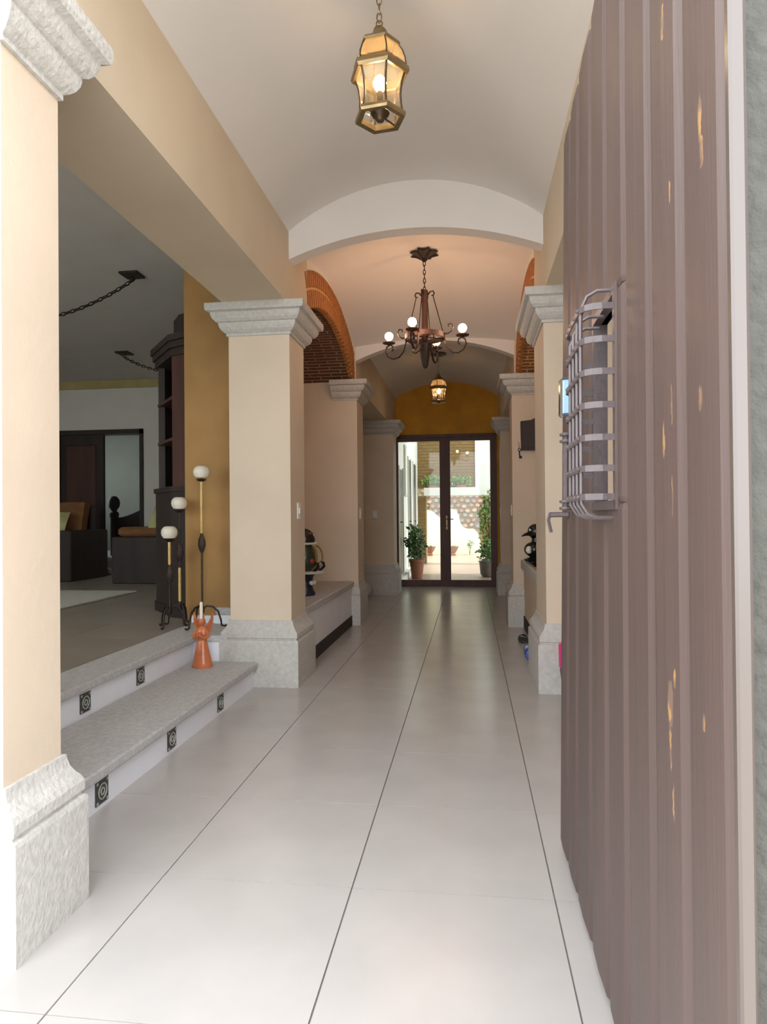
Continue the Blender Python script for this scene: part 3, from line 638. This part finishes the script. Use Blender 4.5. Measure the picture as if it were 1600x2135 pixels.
MB().ball((.06, .12, .07), .05, 12, 8, 1, 1.4, .9).build('tail', 'glaze_black', fg, True)

# wall mounted dark key cabinet
kc = thing('key_cabinet', 'dark brown wooden key cabinet with curved top hung beside the column', 'cabinet', (.62, 7.06, 1.81))
pr = [(-.09, 0), (.10, 0), (.10, .36), (.085, .355), (.05, .325), (.01, .305), (-.04, .30), (-.095, .295)]
MB().prism(pr, 'Y', -.075, 0).build('case', 'dark_wood', kc)
MB().prism([(-.072, .025), (.085, .025), (.085, .29), (-.072, .27)], 'Y', -.087, -.075).build('door_panel', 'dark_wood', kc)
MB().tube([(.1, -.06, .02), (.10, -.06, -.045)], .004, 5).build('hook', 'iron', kc)
ky = thing('hanging_key', 'small dark key hanging from a hook beside the key cabinet', 'key', (.512, 7.05, 1.75))
MB().tube([(.012*math.cos(q), 0, .07+.016*math.sin(q)) for q in [2*PI*i/10 for i in range(10)]], .004, 5, closed=True).build('bow', 'iron', ky)
MB().tube([(0, 0, .055), (.004, 0, -.01), (.006, 0, -.02)], .006, 6).build('shank', 'iron', ky)
MB().box(-.002, .026, -.004, .004, -.02, .006).build('bit', 'iron', ky)
MB().tube([(0, 0, .085), (-.006, 0, .15)], .0025, 5).build('cord', 'bark', ky)

# switches
def switch(x, y, z, face, label):
    t = thing('light_switch', label, 'light switch', (x, y, z), 'white light switches on the columns')
    if face == 'Y':
        MB().bbox(-.036, .036, -.009, 0, -.058, .058, .003).build('plate', 'plate_white', t); MB().box(-.010, .010, -.014, -.008, -.02, .02).build('rocker', 'white_paint', t)
    else:
        s_ = face
        a, b_ = sorted((0, s_*.009)); MB().bbox(a, b_, -.036, .036, -.058, .058, .003).build('plate', 'plate_white', t)
        a, b_ = sorted((s_*.008, s_*.014)); MB().box(a, b_, -.010, .010, -.02, .02).build('rocker', 'white_paint', t)
switch(XL, 4.65, 1.186, 1, 'white light switch on the side of the column beside the ochre wall')
switch(-1.18, 7.2, 1.18, 1, 'white light switch on the side of the column ending the niche')
switch(-1.39, 9.85, 1.18, 'Y', 'white light switch on the shadowed column face by the glass door')
switch(.45, 10.0, 1.2, -1, 'white light switch on the column side next to the glass door hinge')
switch(.44, 7.18, 1.2, -1, 'white light switch on the column edge behind the counter')

# things on the floor by the counter
sl = thing('rubber_sandal', 'dark rubber sandal lying against the counter skirting', 'sandal', (.470, 6.22, 0), rz=.1)
MB().loft([[(.042*math.cos(q)*(1-.15*math.sin(q)), .13*math.sin(q), z) for q in [2*PI*i/16 for i in range(16)]] for z in (0, .022)]).build('sole', 'grey_rubber', sl)
MB().tube([(-.040, .02, .018), (-.03, .03, .045), (0, .045, .055), (.03, .03, .045), (.040, .02, .018)], [(.022, .005)]*5, 6, flat=(0, 1, 0)).build('strap', 'grey_rubber', sl)
bb = thing('blue_bottle', 'blue plastic bottle lying on the floor by the column base', 'bottle', (.468, 5.5, 0))
o = MB().lathe([(.012, 0), (.044, .004), (.050, .02), (.050, .17), (.045, .18), (.045, .19), (.050, .20), (.048, .24), (.022, .275), (.020, .30)], (0, 0, 0), 16).build('body', 'blue_plastic', bb, True); o.rotation_euler = (-PI/2, 0, 0); o.location = (0, -.14, .051)
o = MB().lathe([(.022, 0), (.022, .025), (.018, .03)], (0, 0, 0), 12).build('cap', 'glaze_white', bb, True); o.rotation_euler = (-PI/2, 0, 0); o.location = (0, .16, .051)
pk = thing('pink_bucket', 'dark bucket with a pink rim band standing by the column base behind the gate', 'bucket', (.628, 4.27, 0))
MB().lathe([(.06, 0), (.068, .01), (.085, .20), (.085, .33), (.078, .33), (.076, .2), (.06, .02)], (0, 0, 0), 18).build('pail', 'grey_rubber', pk, True)
MB().lathe([(.088, .20), (.091, .21), (.092, .335), (.086, .345)], (0, 0, 0), 18).build('rim_band', 'pink_plastic', pk, True)

# ================================================================== GATE LEAF
GX, GT = .300, 2.42
gt = thing('plank_gate', 'open brown plank gate leaf with barred spy window', 'gate', (GX, .83, 0))
ed = [.832, 1.006, 1.186, 1.383, 1.580, 1.790, 2.015, 2.200, 2.385]
WY0, WY1, WZ0, WZ1 = 1.47, 1.705, 1.165, 1.60
def plank(y0, y1, z0, z1, mb, cut=(1, 1)):
    # face profile (depth towards the hall): thick convex board with eased edges
    w = y1-y0; e = .003
    pf = []
    pf += [(y0+.006, 0.006)] + ([(y0+.008, -.0005), (y0+.012, -.0015), (y0+.014, -.0105), (y0+.030, -.0200)] if cut[0] else [(y0+e, -.020)])
    pf += [(y0+w*.5, -.0225)]
    pf += ([(y1-.030, -.0205), (y1-.008, -.0175), (y1-.002, -.012)] if cut[1] else [(y1-e, -.020)]) + [(y1-.002, .006)]
    rings = []
    rd = .014
    for z, k in ((z0, .35), (z0+rd*.6, .85), (z0+rd*1.4, 1.), (z1-rd*1.4, 1.), (z1-rd*.6, .85), (z1, .35)):
        rings.append([(GX+.0225+min(d, .006) if d > 0 else GX+.0225+d*k, y, z) for y, d in pf])
    mb.loft(rings)
for k in range(8):
    y0, y1 = ed[k], ed[k+1]; mb = MB(); zt = GT+rng.uniform(-.004, .004)
    if y1 <= WY0 or y0 >= WY1: plank(y0, y1, .018, zt, mb)
    else:
        plank(y0, y1, .018, WZ0, mb); plank(y0, y1, WZ1, zt, mb)
        if y0 < WY0: plank(y0, WY0, WZ0-.012, WZ1+.012, mb, (1, 0))
        if y1 > WY1: plank(WY1, y1, WZ0-.012, WZ1+.012, mb, (0, 1))
    local(mb.build('plank', 'gate_paint', gt), gt)
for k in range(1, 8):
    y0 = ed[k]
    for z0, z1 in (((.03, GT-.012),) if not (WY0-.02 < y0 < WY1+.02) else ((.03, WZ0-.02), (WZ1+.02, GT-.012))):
        local(MB().box(GX+.0225-.0125, GX+.027, y0-.002, y0+.0075, z0, z1).build('groove_shade_strip', 'groove_shade', gt), gt)  # dark strips added in the plank grooves to draw their shade line
for a in ((1.03, 1.10, .018, GT), (2.315, 2.385, .018, GT), (1.10, 2.315, .018, .12), (1.10, 2.315, 2.32, GT), (1.10, 2.315, 1.05, 1.14), (1.10, 2.315, 1.625, 1.70)):
    local(MB().box(GX+.0285, GX+.033, *a).build('frame_rail', 'gate_paint', gt), gt)
local(MB().bbox(GX+.002, GX+.0205, .818, .834, .018, GT, .003).build('edge_strip', 'gate_edge', gt), gt)
for a in ((WY0-.02, WY0, WZ0-.02, WZ1+.02), (WY1, WY1+.02, WZ0-.02, WZ1+.02), (WY0, WY1, WZ0-.02, WZ0), (WY0, WY1, WZ1, WZ1+.02)):
    local(MB().box(GX-.004, GX+.03, *a).build('window_frame', 'grille_paint', gt), gt)
# basket grille
gz = [1.572, 1.503, 1.435, 1.365, 1.297, 1.232, 1.172]
GD = .070
gr = local(MB().box(GX-.004, GX+.002, 1.447, 1.4695, WZ0-.02, WZ1+.02).build('grille_mount', 'gate_paint', gt), gt)
gpos = Vector((0, 0, 0))
for z in gz:
    pts = [(GX+.002, 1.455, z), (GX-GD*.40, 1.453, z), (GX-GD*.66, 1.457, z), (GX-GD*.86, 1.467, z), (GX-GD*.97, 1.485, z), (GX-GD, 1.51, z), (GX-GD, 1.59, z), (GX-GD, 1.690, z), (GX-GD*.86, 1.710, z), (GX-GD*.5, 1.716, z), (GX+.002, 1.716, z)]
    o = MB().tube(pts, [(.0095, .0026)]*len(pts), 4, flat=(0, 0, 1)).build('band', 'grille_paint', gr); o.location = 0, 0, 0
for i, y in enumerate((1.490, 1.545, 1.600, 1.655)):
    zt, zb = 1.615-.012*i, 1.128
    pts = [(GX+.002, y, zt), (GX-GD*.45, y, zt), (GX-GD*.75, y, zt-.012), (GX-GD*.93, y, zt-.04), (GX-GD+.004, y, zt-.075)] + [(GX-GD+.004, y, z) for z in (1.45, 1.35, 1.25, 1.18)] + [(GX-GD*.93, y, zb+.03), (GX-GD*.75, y, zb+.01), (GX-GD*.45, y, zb), (GX+.002, y, zb)]
    MB().tube(pts, .0045, 6).build('rod', 'grille_paint', gr, True)
    for z in gz: MB().ball((GX-GD-.003, y, z), .0045, 6, 4).build('rivet', 'grille_paint', gr)
# pull bar, latch and lock box near the free edge
pb = local(MB().tube([(GX-.025, 2.06, 1.150), (GX-.025, 2.06, 1.380)], .008, 8).build('pull_bar', 'grille_paint', gt, True), gt)
for z in (1.155, 1.175, 1.355, 1.375):
    MB().lathe([(.009, -.005), (.017, -.004), (.019, 0), (.017, .004), (.009, .005)], (GX-.025, 2.06, z), 10).build('collar', 'grille_paint', pb, True)
for z in (1.165, 1.365): MB().tube([(GX-.025, 2.06, z), (GX+.004, 2.06, z)], .006, 6).build('standoff', 'grille_paint', pb)
lt = local(MB().tube([(GX+.005, 2.22, 1.137), (GX-.052, 2.22, 1.137)], [(.010, .006)]*2, 6).build('latch_bolt', 'grille_paint', gt), gt)
MB().tube([(GX-.051, 2.22, 1.143), (GX-.059, 2.215, 1.120), (GX-.050, 2.212, 1.080)], .006, 6).build('latch_drop', 'grille_paint', lt)
lb = local(MB().bbox(GX-.030, GX+.004, 2.15, 2.20, 1.443, 1.565, .006).build('lock_box', 'chrome', gt), gt)
MB().bbox(GX-.021, GX+.003, 2.145, 2.152, 1.451, 1.557, .002).build('lock_cover', 'lock_face', lb)
MB().box(GX-.024, GX+.003, 2.144, 2.152, 1.557, 1.563).build('lock_seal', 'grey_rubber', lb)
MB().box(GX-.024, GX+.003, 2.144, 2.152, 1.445, 1.451).build('lock_seal', 'grey_rubber', lb)
for z in (.25, 2.15): local(MB().tube([(GX+.032, .836, z-.05), (GX+.032, .836, z+.05)], .004, 8).build('hinge_barrel', 'iron', gt), gt)
def warp(o):                                          # the old leaf has twisted: its free edge leans outward at the top
    if o.type == 'MESH' and o.data.get('warped') is None:
        o.data['warped'] = 1
        for v in o.data.vertices: v.co.x += (v.co.z-.45)*.0155*max(0, (v.co.y-.9)/1.48)
    for c_ in o.children: warp(c_)
warp(gt)

# ================================================================== CHANDELIER
CX, CY = -.360, 5.66
ch = thing('chandelier', 'wrought iron chandelier with four scroll arms and glowing round bulbs', 'chandelier', (CX, CY, 0))
zc = 3.36
MB().loft([[((.085+.045*(i % 2))*k*math.cos(2*PI*i/16), (.085+.045*(i % 2))*k*math.sin(2*PI*i/16), z) for i in range(16)] for k, z in ((.95, zc+.0), (1.0, zc-.012), (.62, zc-.028), (.25, zc-.05), (.10, zc-.075))]).build('canopy', 'iron', ch)
link_chain(ch, [(0, 0, zc-.09), (0, 0, 3.05)], .036, .004, .010)
MB().lathe([(.022, 2.62), (.030, 2.66), (.026, 2.80), (.026, 3.0), (.034, 3.02), (.026, 3.045), (.008, 3.05)], (0, 0, 0), 10).build('post', 'rust_iron', ch, True)
for k in range(4):
    a = k*PI/2-.25+PI/4*0; c, s_ = math.cos(a), math.sin(a)
    def pol(l): return [(c*r, s_*r, z) for r, z in l]
    MB().tube(pol([(.028, 3.0), (.05, 3.028), (.075, 3.03), (.085, 3.01), (.075, 2.99), (.062, 2.995)]), .006, 5).build('top_curl', 'iron', ch, True)
    a2 = a+PI/4; c2, s2 = math.cos(a2), math.sin(a2)
    MB().tube([(c*.075, s_*.075, 2.99), (c*.09, s_*.09, 2.93), (c*.160, s_*.160, 2.67)], .004, 5).build('stay_rod', 'iron', ch, True)
    # big scroll arm
    sp = [(.168, 2.67), (.170, 2.62), (.19, 2.55), (.235, 2.50), (.29, 2.49), (.335, 2.515), (.355, 2.56), (.345, 2.60), (.315, 2.615), (.29, 2.60), (.285, 2.575), (.30, 2.56)]
    ar = MB().tube(pol(sp), [(.010, .006)]*len(sp), 6, flat=(-s_, c, 0)).build('arm', 'iron', ch, True)
    MB().tube(pol([(.17, 2.66), (.20, 2.66), (.23, 2.675), (.245, 2.71), (.23, 2.74), (.205, 2.735), (.205, 2.715)]), .006, 5).build('upper_scroll', 'iron', ch, True)
    MB().lathe([(.010, 2.612), (.026, 2.622), (.052, 2.628), (.056, 2.634), (.020, 2.638), (.016, 2.652), (.012, 2.655)], (c*.325, s_*.325, 0), 14).build('drip_pan', 'rust_iron', ch, True)
    MB().ball((c*.325, s_*.325, 2.69), .036, 14, 10).build('light_bulb', 'bulb', ch, True)
    MB().tube(pol([(.02, 2.60), (.05, 2.54), (.085, 2.52), (.11, 2.535), (.112, 2.56), (.095, 2.57), (.085, 2.555)]), .006, 5).build('lower_scroll', 'iron', ch, True)
for z0, z1, r_ in ((2.630, 2.672, .166),):
    MB().loft([[(r*math.cos(2*PI*i/32), r*math.sin(2*PI*i/32), z) for i in range(32)] for r, z in ((r_, z0), (r_+.004, z0), (r_+.004, z1), (r_-.004, z1), (r_-.004, z0), (r_, z0))], cap=False).build('ring', 'rust_iron', ch, True)
for k in range(4):
    a = k*PI/2+.53; MB().tube([(.02*math.cos(a), .02*math.sin(a), 2.65), (.16*math.cos(a), .16*math.sin(a), 2.652)], .007, 5).build('spoke', 'rust_iron', ch)
MB().loft([[(r*math.cos(PI/2*i+.5), r*math.sin(PI/2*i+.5), z) for i in range(4)] for r, z in ((.012, 2.385), (.028, 2.41), (.050, 2.55), (.055, 2.60), (.03, 2.62))]).build('pendant_spike', 'iron', ch)

# ================================================================== HEXAGONAL LANTERNS
def lantern(x, y, zb, zceil, label, rot, bulbmat, canopy=.05):
    t = thing('hanging_lantern', label, 'lantern', (x, y, zb), 'brass hexagonal hanging lanterns')
    n = 6
    def hexr(r, z): return [(r*math.cos(2*PI*i/n+rot), r*math.sin(2*PI*i/n+rot), z) for i in range(n)]
    def frame(prof, name, m='antique_brass'): return MB().loft([hexr(r, z) for r, z in prof]+[hexr(*prof[0])], cap=False).build(name, m, t)
    frame([(.082, 0), (.106, -.002), (.110, .008), (.107, .020), (.094, .026), (.082, .024)], 'bottom_rim')
    frame([(.098, .180), (.120, .172), (.127, .184), (.124, .200), (.112, .212), (.100, .212)], 'eave')
    frame([(.070, .300), (.086, .294), (.089, .304), (.082, .314), (.066, .312)], 'crown_rim')
    MB().loft([hexr(r, z) for r, z in ((.082, .310), (.056, .330), (.036, .340), (.031, .366), (.020, .382), (.008, .388))]).build('cap', 'antique_brass', t)
    gl = [(.094, .022), (.088, .055), (.086, .095), (.092, .140), (.105, .182)]
    dome = [(.112, .208), (.108, .240), (.097, .272), (.080, .300)]
    for i in range(n):
        a0 = 2*PI*i/n+rot; a1 = 2*PI*(i+1)/n+rot
        for prof, nm in ((gl, 'glass_pane'), (dome, 'roof_pane')):
            mb = MB(); q = [[(r*math.cos(a0), r*math.sin(a0), z), (r*math.cos(a1), r*math.sin(a1), z)] for r, z in prof]
            mb.loft(q, cap=False, closed=False); mb.build(nm, 'lantern_glass' if nm == 'glass_pane' else 'lantern_roof', t, fix=False)
        MB().tube([(r*math.cos(a0), r*math.sin(a0), z) for r, z in gl], .005, 5).build('bar', 'brass_dark', t)
        MB().tube([(r*math.cos(a0), r*math.sin(a0), z) for r, z in dome], .0035, 5).build('roof_bar', 'brass_dark', t)
    MB().lathe([(.004, -.012), (.016, -.006), (.020, .006), (.034, .016), (.040, .026), (.014, .032), (.012, .115), (.010, .117)], (0, 0, 0), 14).build('socket_cup', 'brass_dark', t, True)
    for i in (0, 3):
        a0 = 2*PI*i/n+rot; MB().tube([(.03*math.cos(a0), .03*math.sin(a0), .016), (.088*math.cos(a0), .088*math.sin(a0), .012)], .004, 5).build('socket_arm', 'brass_dark', t)
    MB().lathe([(.010, .112), (.014, .120), (.026, .138), (.029, .152), (.023, .168), (.010, .182), (.002, .186)], (0, 0, 0), 14).build('light_bulb', bulbmat, t, True)
    MB().tube([(.013*math.cos(q), 0, .400+.013*math.sin(q)) for q in [2*PI*i/10 for i in range(10)]], .003, 5, closed=True).build('hanger', 'antique_brass', t)
    link_chain(t, [(0, 0, .425), (0, 0, zceil-zb-.01)], .036, .003, .010, 'antique_brass')
    MB().lathe([(canopy, zceil-zb), (canopy, zceil-zb-.012), (canopy*.4, zceil-zb-.03), (.006, zceil-zb-.035)], (0, 0, 0), 16).build('ceiling_rose', 'brass_dark', t, True)
glass('lantern_roof', (.72, .60, .42), .1, .24)
lantern(-.352, 2.75, 2.778, 3.372, 'large brass hexagonal lantern hanging over the entrance', math.radians(52), 'bulb_soft')
lantern(-.398, 9.05, 2.672, 3.325, 'small lit lantern hanging before the yellow wall', math.radians(20), 'bulb_far', .11)

# ================================================================== GLASS ENTRANCE DOOR
d1 = struct('door_1', 'brown timber double door with two tall glass panes', 'door')
DX0, DX1, DZ = -1.222, .439, 2.482
fw = .05
for a in ((DX0, DX0+fw, 0, DZ), (DX1-fw, DX1, 0, DZ), (DX0+fw, DX1-fw, DZ-fw, DZ)):
    MB().box(a[0], a[1], 10.97, 11.09, a[2], a[3]).build('frame', 'door_wood', d1)
xm = -.395
for (xa_, xb_, sg) in ((DX0+fw, xm, 1), (xm, DX1-fw, -1)):
    lx0, lx1 = xa_+.0005, xb_-.0005
    s0, s1 = (.012, .085) if sg > 0 else (.085, .055)
    lfm = MB()
    lfm.prism([(lx0, .012), (lx1, .012), (lx1, DZ-fw-.004), (lx0, DZ-fw-.004)][::1], 'Y', 0, 0) if False else None
    lf = MB().box(lx0, lx0+s0, 10.99, 11.045, .002, DZ-fw-.004).build('stile', 'door_wood', d1)
    MB().box(lx1-s1, lx1, 10.99, 11.045, .002, DZ-fw-.004).build('stile', 'door_wood', d1)
    MB().box(lx0+s0, lx1-s1, 10.99, 11.045, .002, .11).build('rail', 'door_wood', d1)
    MB().box(lx0+s0, lx1-s1, 10.99, 11.045, DZ-fw-.06, DZ-fw-.004).build('rail', 'door_wood', d1)
    MB().box(lx0+s0, lx1-s1, 11.015, 11.021, .105, DZ-fw-.06).build('pane', 'pane_glass', d1)
hp = MB().bbox(xm+.008, xm+.038, 10.98, 10.99, .93, 1.16, .003).build('handle_plate', 'antique_brass', d1)
MB().tube([(xm+.023, 10.985, 1.10), (xm+.023, 10.945, 1.10), (xm+.06, 10.938, 1.10), (xm+.135, 10.94, 1.097)], .009, 7).build('lever', 'brass_dark', hp, True)
MB().lathe([(.008, 0), (.008, .02)], (xm+.023, 10.97, .98), 8).build('keyhole', 'brass_dark', hp)

# ================================================================== COURTYARD
gc = tag(MB().box(-6, 8, 11.16, 28, -.12, -.003).build('ground_courtyard', 'court_floor'), 'terracotta coloured courtyard paving outside the glass door', 'ground', kind='structure')
wc = struct('wall_courtyard', 'white house wall running along the courtyard with dark doors', 'wall')
MB().box(-1.6, -1.27, 11.16, 16.6, 0, 3.7).build('wall_panel', 'court_white', wc)
MB().box(-1.27, -1.14, 11.16, 15.6, 0, .10).build('kerb', 'stone_pale', wc)
for (y0, y1, z1, m_) in ((12.05, 12.75, 2.02, 'dark_panel'), (13.9, 14.5, 2.35, 'dark_panel'), (15.1, 15.8, 2.35, 'dark_panel')):
    q = MB().box(-1.285, -1.255, y0, y1, .10, z1).build('door_leaf', m_, wc)
    MB().box(-1.27, -1.245, y0-.05, y0, .10, z1+.05).build('door_post', 'shutter_grey', q); MB().box(-1.27, -1.245, y1, y1+.05, .10, z1+.05).build('door_post', 'shutter_grey', q)
    MB().tube([(-1.25, y0+.07, 1.05), (-1.21, y0+.07, 1.05), (-1.21, y0+.16, 1.05)], .01, 6).build('door_lever', 'iron', q)
MB().box(-1.27, -1.24, 13.05, 13.5, 1.55, 2.55).build('shutter', 'shutter_grey', wc)
MB().box(-1.24, -1.232, 13.10, 13.45, 1.60, 2.50).build('shutter_slats', 'stone_pale', wc)
tag(MB().box(-1.6, 5.0, 11.36, 14.0, 3.35, 3.5).build('added_porch_roof', 'court_white'), 'unseen porch roof added to shade the courtyard outside the glass door', 'ceiling', kind='structure')  # slab added above the view to dim the courtyard
# brick wall with white ledge
wk = struct('wall_brick', 'yellow brown brick wall above a white ledge across the courtyard', 'wall')
YB = 16.6
MB().box(-1.6, -1.07, YB, YB+.4, 0, 1.66).build('pier', 'court_mortar', wk)
MB().box(-1.6, .14, YB, YB+.4, 1.86, 4.6).build('backing', 'court_mortar', wk)
bmb = MB()
zz = .02; k = 0
while zz < 4.5:
    x = -1.28-(.13 if k % 2 else 0); xe = .14 if zz > 1.86 else -1.07
    while x < xe:
        x1 = min(x+.245, xe)
        if x1-x > .03 and not (1.64 < zz+.06 and zz < 1.86): bmb.box(x, x1, YB-.015, YB, zz, zz+.058)
        x += .26
    zz += .076; k += 1
tag(bmb.build('brickwork', 'court_brick', wk), kind='stuff')
MB().box(-1.10, .50, YB-.24, YB+.42, 1.66, 1.85).build('ledge', 'court_white', wk)
MB().box(-2.2, .12, YB-1.3, YB+.4, 4.6, 4.72).build('eave', 'court_brick', wk)  # unseen eave added to shade the brickwork from the sky
MB().box(.14, .48, YB-.05, YB+.40, 1.85, 4.6).build('white_pillar', 'court_white', wk)
MB().box(.48, 4, YB, YB+.3, 1.85, 3.2).build('white_panel', 'court_white', wk)
# rubble stone wall behind
ws = struct('wall_stone', 'rubble stone wall of brown and grey stones behind the yellow wall', 'wall')
MB().box(-4.0, 5.0, 22.0, 22.3, 0, 3.6).build('mortar_bed', 'court_mortar', ws)
smb = [None]*3; cols = []
mat('rubble_a', (.24, .14, .115), .85, .25, 9); mat('rubble_b', (.19, .18, .17), .85, .25, 9); mat('rubble_c', (.33, .22, .16), .85, .25, 9)
protos = []
for q in range(6):
    nn = 7; pts = [(math.cos(2*PI*i/nn+rng.uniform(-.2, .2))*rng.uniform(.8, 1.05), math.sin(2*PI*i/nn+rng.uniform(-.2, .2))*rng.uniform(.75, 1.0)) for i in range(nn)]
    me = MB().loft([[(x*.095, 0, z*.075) for x, z in pts], [(x*.09, -.04, z*.07) for x, z in pts], [(x*.06, -.06, z*.05) for x, z in pts]]).build('stone', ('rubble_a', 'rubble_b', 'rubble_c')[q % 3], ws); protos.append(me); me['used'] = 0
first = set()
z = .85; k = 0
while z < 2.4:
    x = -1.6+(k % 2)*.1
    while x < .95:
        q = rng.randrange(6)
        if q in first: o = inst(protos[q], ws)
        else: o = protos[q]; first.add(q)
        o.location = (x+rng.uniform(-.02, .02), 22.0, z+rng.uniform(-.02, .02)); o.rotation_euler = (0, rng.uniform(-.5, .5), 0); x += .205
    z += .16; k += 1
for q in range(6):
    if 'used' in protos[q]: del protos[q]['used']
    if q not in first: bpy.data.objects.remove(protos[q])
# yellow garden wall with scrolled top
YY = 20.5
prof = [(872, 1157), (872, 1064), (890, 1063), (903, 1067), (915, 1078), (922, 1080), (930, 1066), (940, 1060), (950, 1063), (957, 1075), (960, 1090), (967, 1100), (976, 1103), (988, 1103), (996, 1110), (1001, 1124), (1004, 1145), (1005, 1157)]
pp = [(at(x, y, Y=YY).x, max(at(x, y, Y=YY).z, 0) if y < 1156 else 0) for x, y in prof]
tag(MB().prism(pp, 'Y', YY, YY+.18).build('wall_garden', 'court_yellow'), 'sunlit yellow garden wall with scrolled stepped top', 'wall', kind='structure')
# plants
def foliage(t, name, m, n, cx, cy, cz, rx, ry, rz_, size, seed):
    r = random.Random(seed); mb = MB()
    for _ in range(n):
        while True:
            p = Vector((r.uniform(-1, 1), r.uniform(-1, 1), r.uniform(-1, 1)))
            if p.length < 1: break
        c = Vector((cx+p.x*rx, cy+p.y*ry, cz+p.z*rz_)); d = Vector((r.uniform(-1, 1), r.uniform(-1, 1), r.uniform(-.6, .9))).normalized(); w = d.orthogonal().normalized(); s_ = size*r.uniform(.6, 1.2)
        nn = d.cross(w)*s_*.12
        mb.add([c, c+d*s_*.5+w*s_*.28+nn, c+d*s_, c+d*s_*.5-w*s_*.28+nn, c+d*s_*.5-nn*.5], [(0, 1, 4), (1, 2, 4), (2, 3, 4), (3, 0, 4)])
    return tag(mb.build(name, m, t, fix=False), kind='stuff')
def pot(t, r, h, m='terracotta', sq=False):
    MB().lathe([(r*.68, 0), (r*.72, .01), (r*.95, h*.82), (r*1.06, h*.83), (r*1.08, h), (r*.92, h), (r*.88, h*.9), (.01, h*.88)], (0, 0, 0), 18).build('pot', m, t, True)
    MB().lathe([(r*.9, h*.88), (r*.5, h*.90), (.005, h*.91)], (0, 0, 0), 14).build('soil', 'soil', t)
p = at(869, 1207, Z=0)
t = thing('potted_plant', 'large leafy plant in a terracotta pot just outside the glass door', 'potted plant', (p.x, p.y+.12, 0), 'courtyard potted plants')
pot(t, .14, .36)
for k in range(6): MB().tube([(0, 0, .31), (.05*math.cos(k), .05*math.sin(k), .55), (.12*math.cos(k), .12*math.sin(k), .80+.05*(k % 3))], .008, 5).build('stem', 'bark', t)
foliage(t, 'foliage', 'leaf', 260, -.03, 0, .66, .17, .17, .30, .11, 5)
for i, (px, lab) in enumerate(((897, 'low terracotta bowl planter at the foot of the yellow wall, nearer the brick pier'), (945, 'low terracotta bowl planter at the foot of the yellow wall, under its tallest scroll'))):
    p = at(px, 1150, Y=20.05); t = thing('bowl_planter', lab, 'planter', (p.x, 20.05, 0), 'courtyard bowl planters')
    MB().lathe([(.08, 0), (.09, .03), (.07, .07), (.12, .14), (.165, .24), (.18, .265), (.15, .265), (.10, .19), (.005, .17)], (0, 0, 0), 16).build('bowl', 'terracotta', t, True)
    foliage(t, 'foliage', 'leaf', 26, 0, 0, .24, .09, .09, .03, .07, 20+i)
p = at(980, 1150, Y=20.2)
t = thing('young_plant', 'thin young plant growing against the yellow wall', 'plant', (p.x, 20.2, 0))
for k in range(3): MB().tube([(0, 0, 0), (.03*(k-1), 0, .20), (.07*(k-1)+.01, 0, .32+.06*k)], .007, 5).build('stem', 'leaf', t)
foliage(t, 'foliage', 'leaf', 30, .02, 0, .32, .09, .06, .10, .09, 33)
p = at(1018, 1207, Z=0)
t = thing('flowering_shrub', 'tall flowering shrub with red blooms in a dark pot by the glass door', 'shrub', (p.x+.02, 12.9, 0))
MB().lathe([(.11, 0), (.15, .05), (.17, .26), (.19, .30), (.15, .30), (.005, .27)], (0, 0, 0), 16).build('pot', 'dark_pot', t, True)
for k in range(5): MB().tube([(0, 0, .25), (.04*math.cos(k*1.3), .05*math.sin(k*1.3), .8), (.08*math.cos(k*1.3), .1*math.sin(k*1.3), 1.5)], .012, 5).build('stem', 'bark', t)
foliage(t, 'foliage', 'leaf_light', 420, .02, .0, .95, .17, .25, .68, .10, 41)
foliage(t, 'leaves_low', 'leaf', 120, -.02, 0, .45, .17, .2, .22, .11, 42)
foliage(t, 'blossoms', 'flower', 36, -.04, -.1, .95, .13, .18, .22, .05, 43)
for i, (px, lab) in enumerate(((903, 'stand-in plant for greenery reflected in the glass, beside the brick pier'), (962, 'stand-in plant for greenery reflected in the glass, beside the white pillar'))):
    p = at(px, 1020, Y=YB-.03); t = thing('reflection_plant', lab, 'plant', (p.x, YB-.15, 1.85), 'stand-in plants for the reflected garden')  # stands in for garden greenery reflected in the glass door
    MB().bbox(-.12, .12, -.03, .03, 0, .06, .006).build('trough', 'terracotta', t)
    foliage(t, 'foliage', 'leaf_light', 120, 0, .0, .16, .26, .03, .12, .10, 50+i)

# small grey stone ball by the shadowed column
p = at(768, 1240, Z=0)
t = thing('stone_ball', 'small grey stone ball on the floor by the shadowed column base', 'stone ball', (p.x, p.y-.1, 0))
MB().lathe([(.03, 0), (.05, .006), (.072, .04), (.08, .08), (.072, .12), (.045, .148), (.01, .158)], (0, 0, 0), 16).build('ball', 'stone', t, True)
MB().lathe([(.02, .150), (.028, .158), (.022, .175), (.006, .18)], (0, 0, 0), 10).build('knob', 'plate_white', t, True)
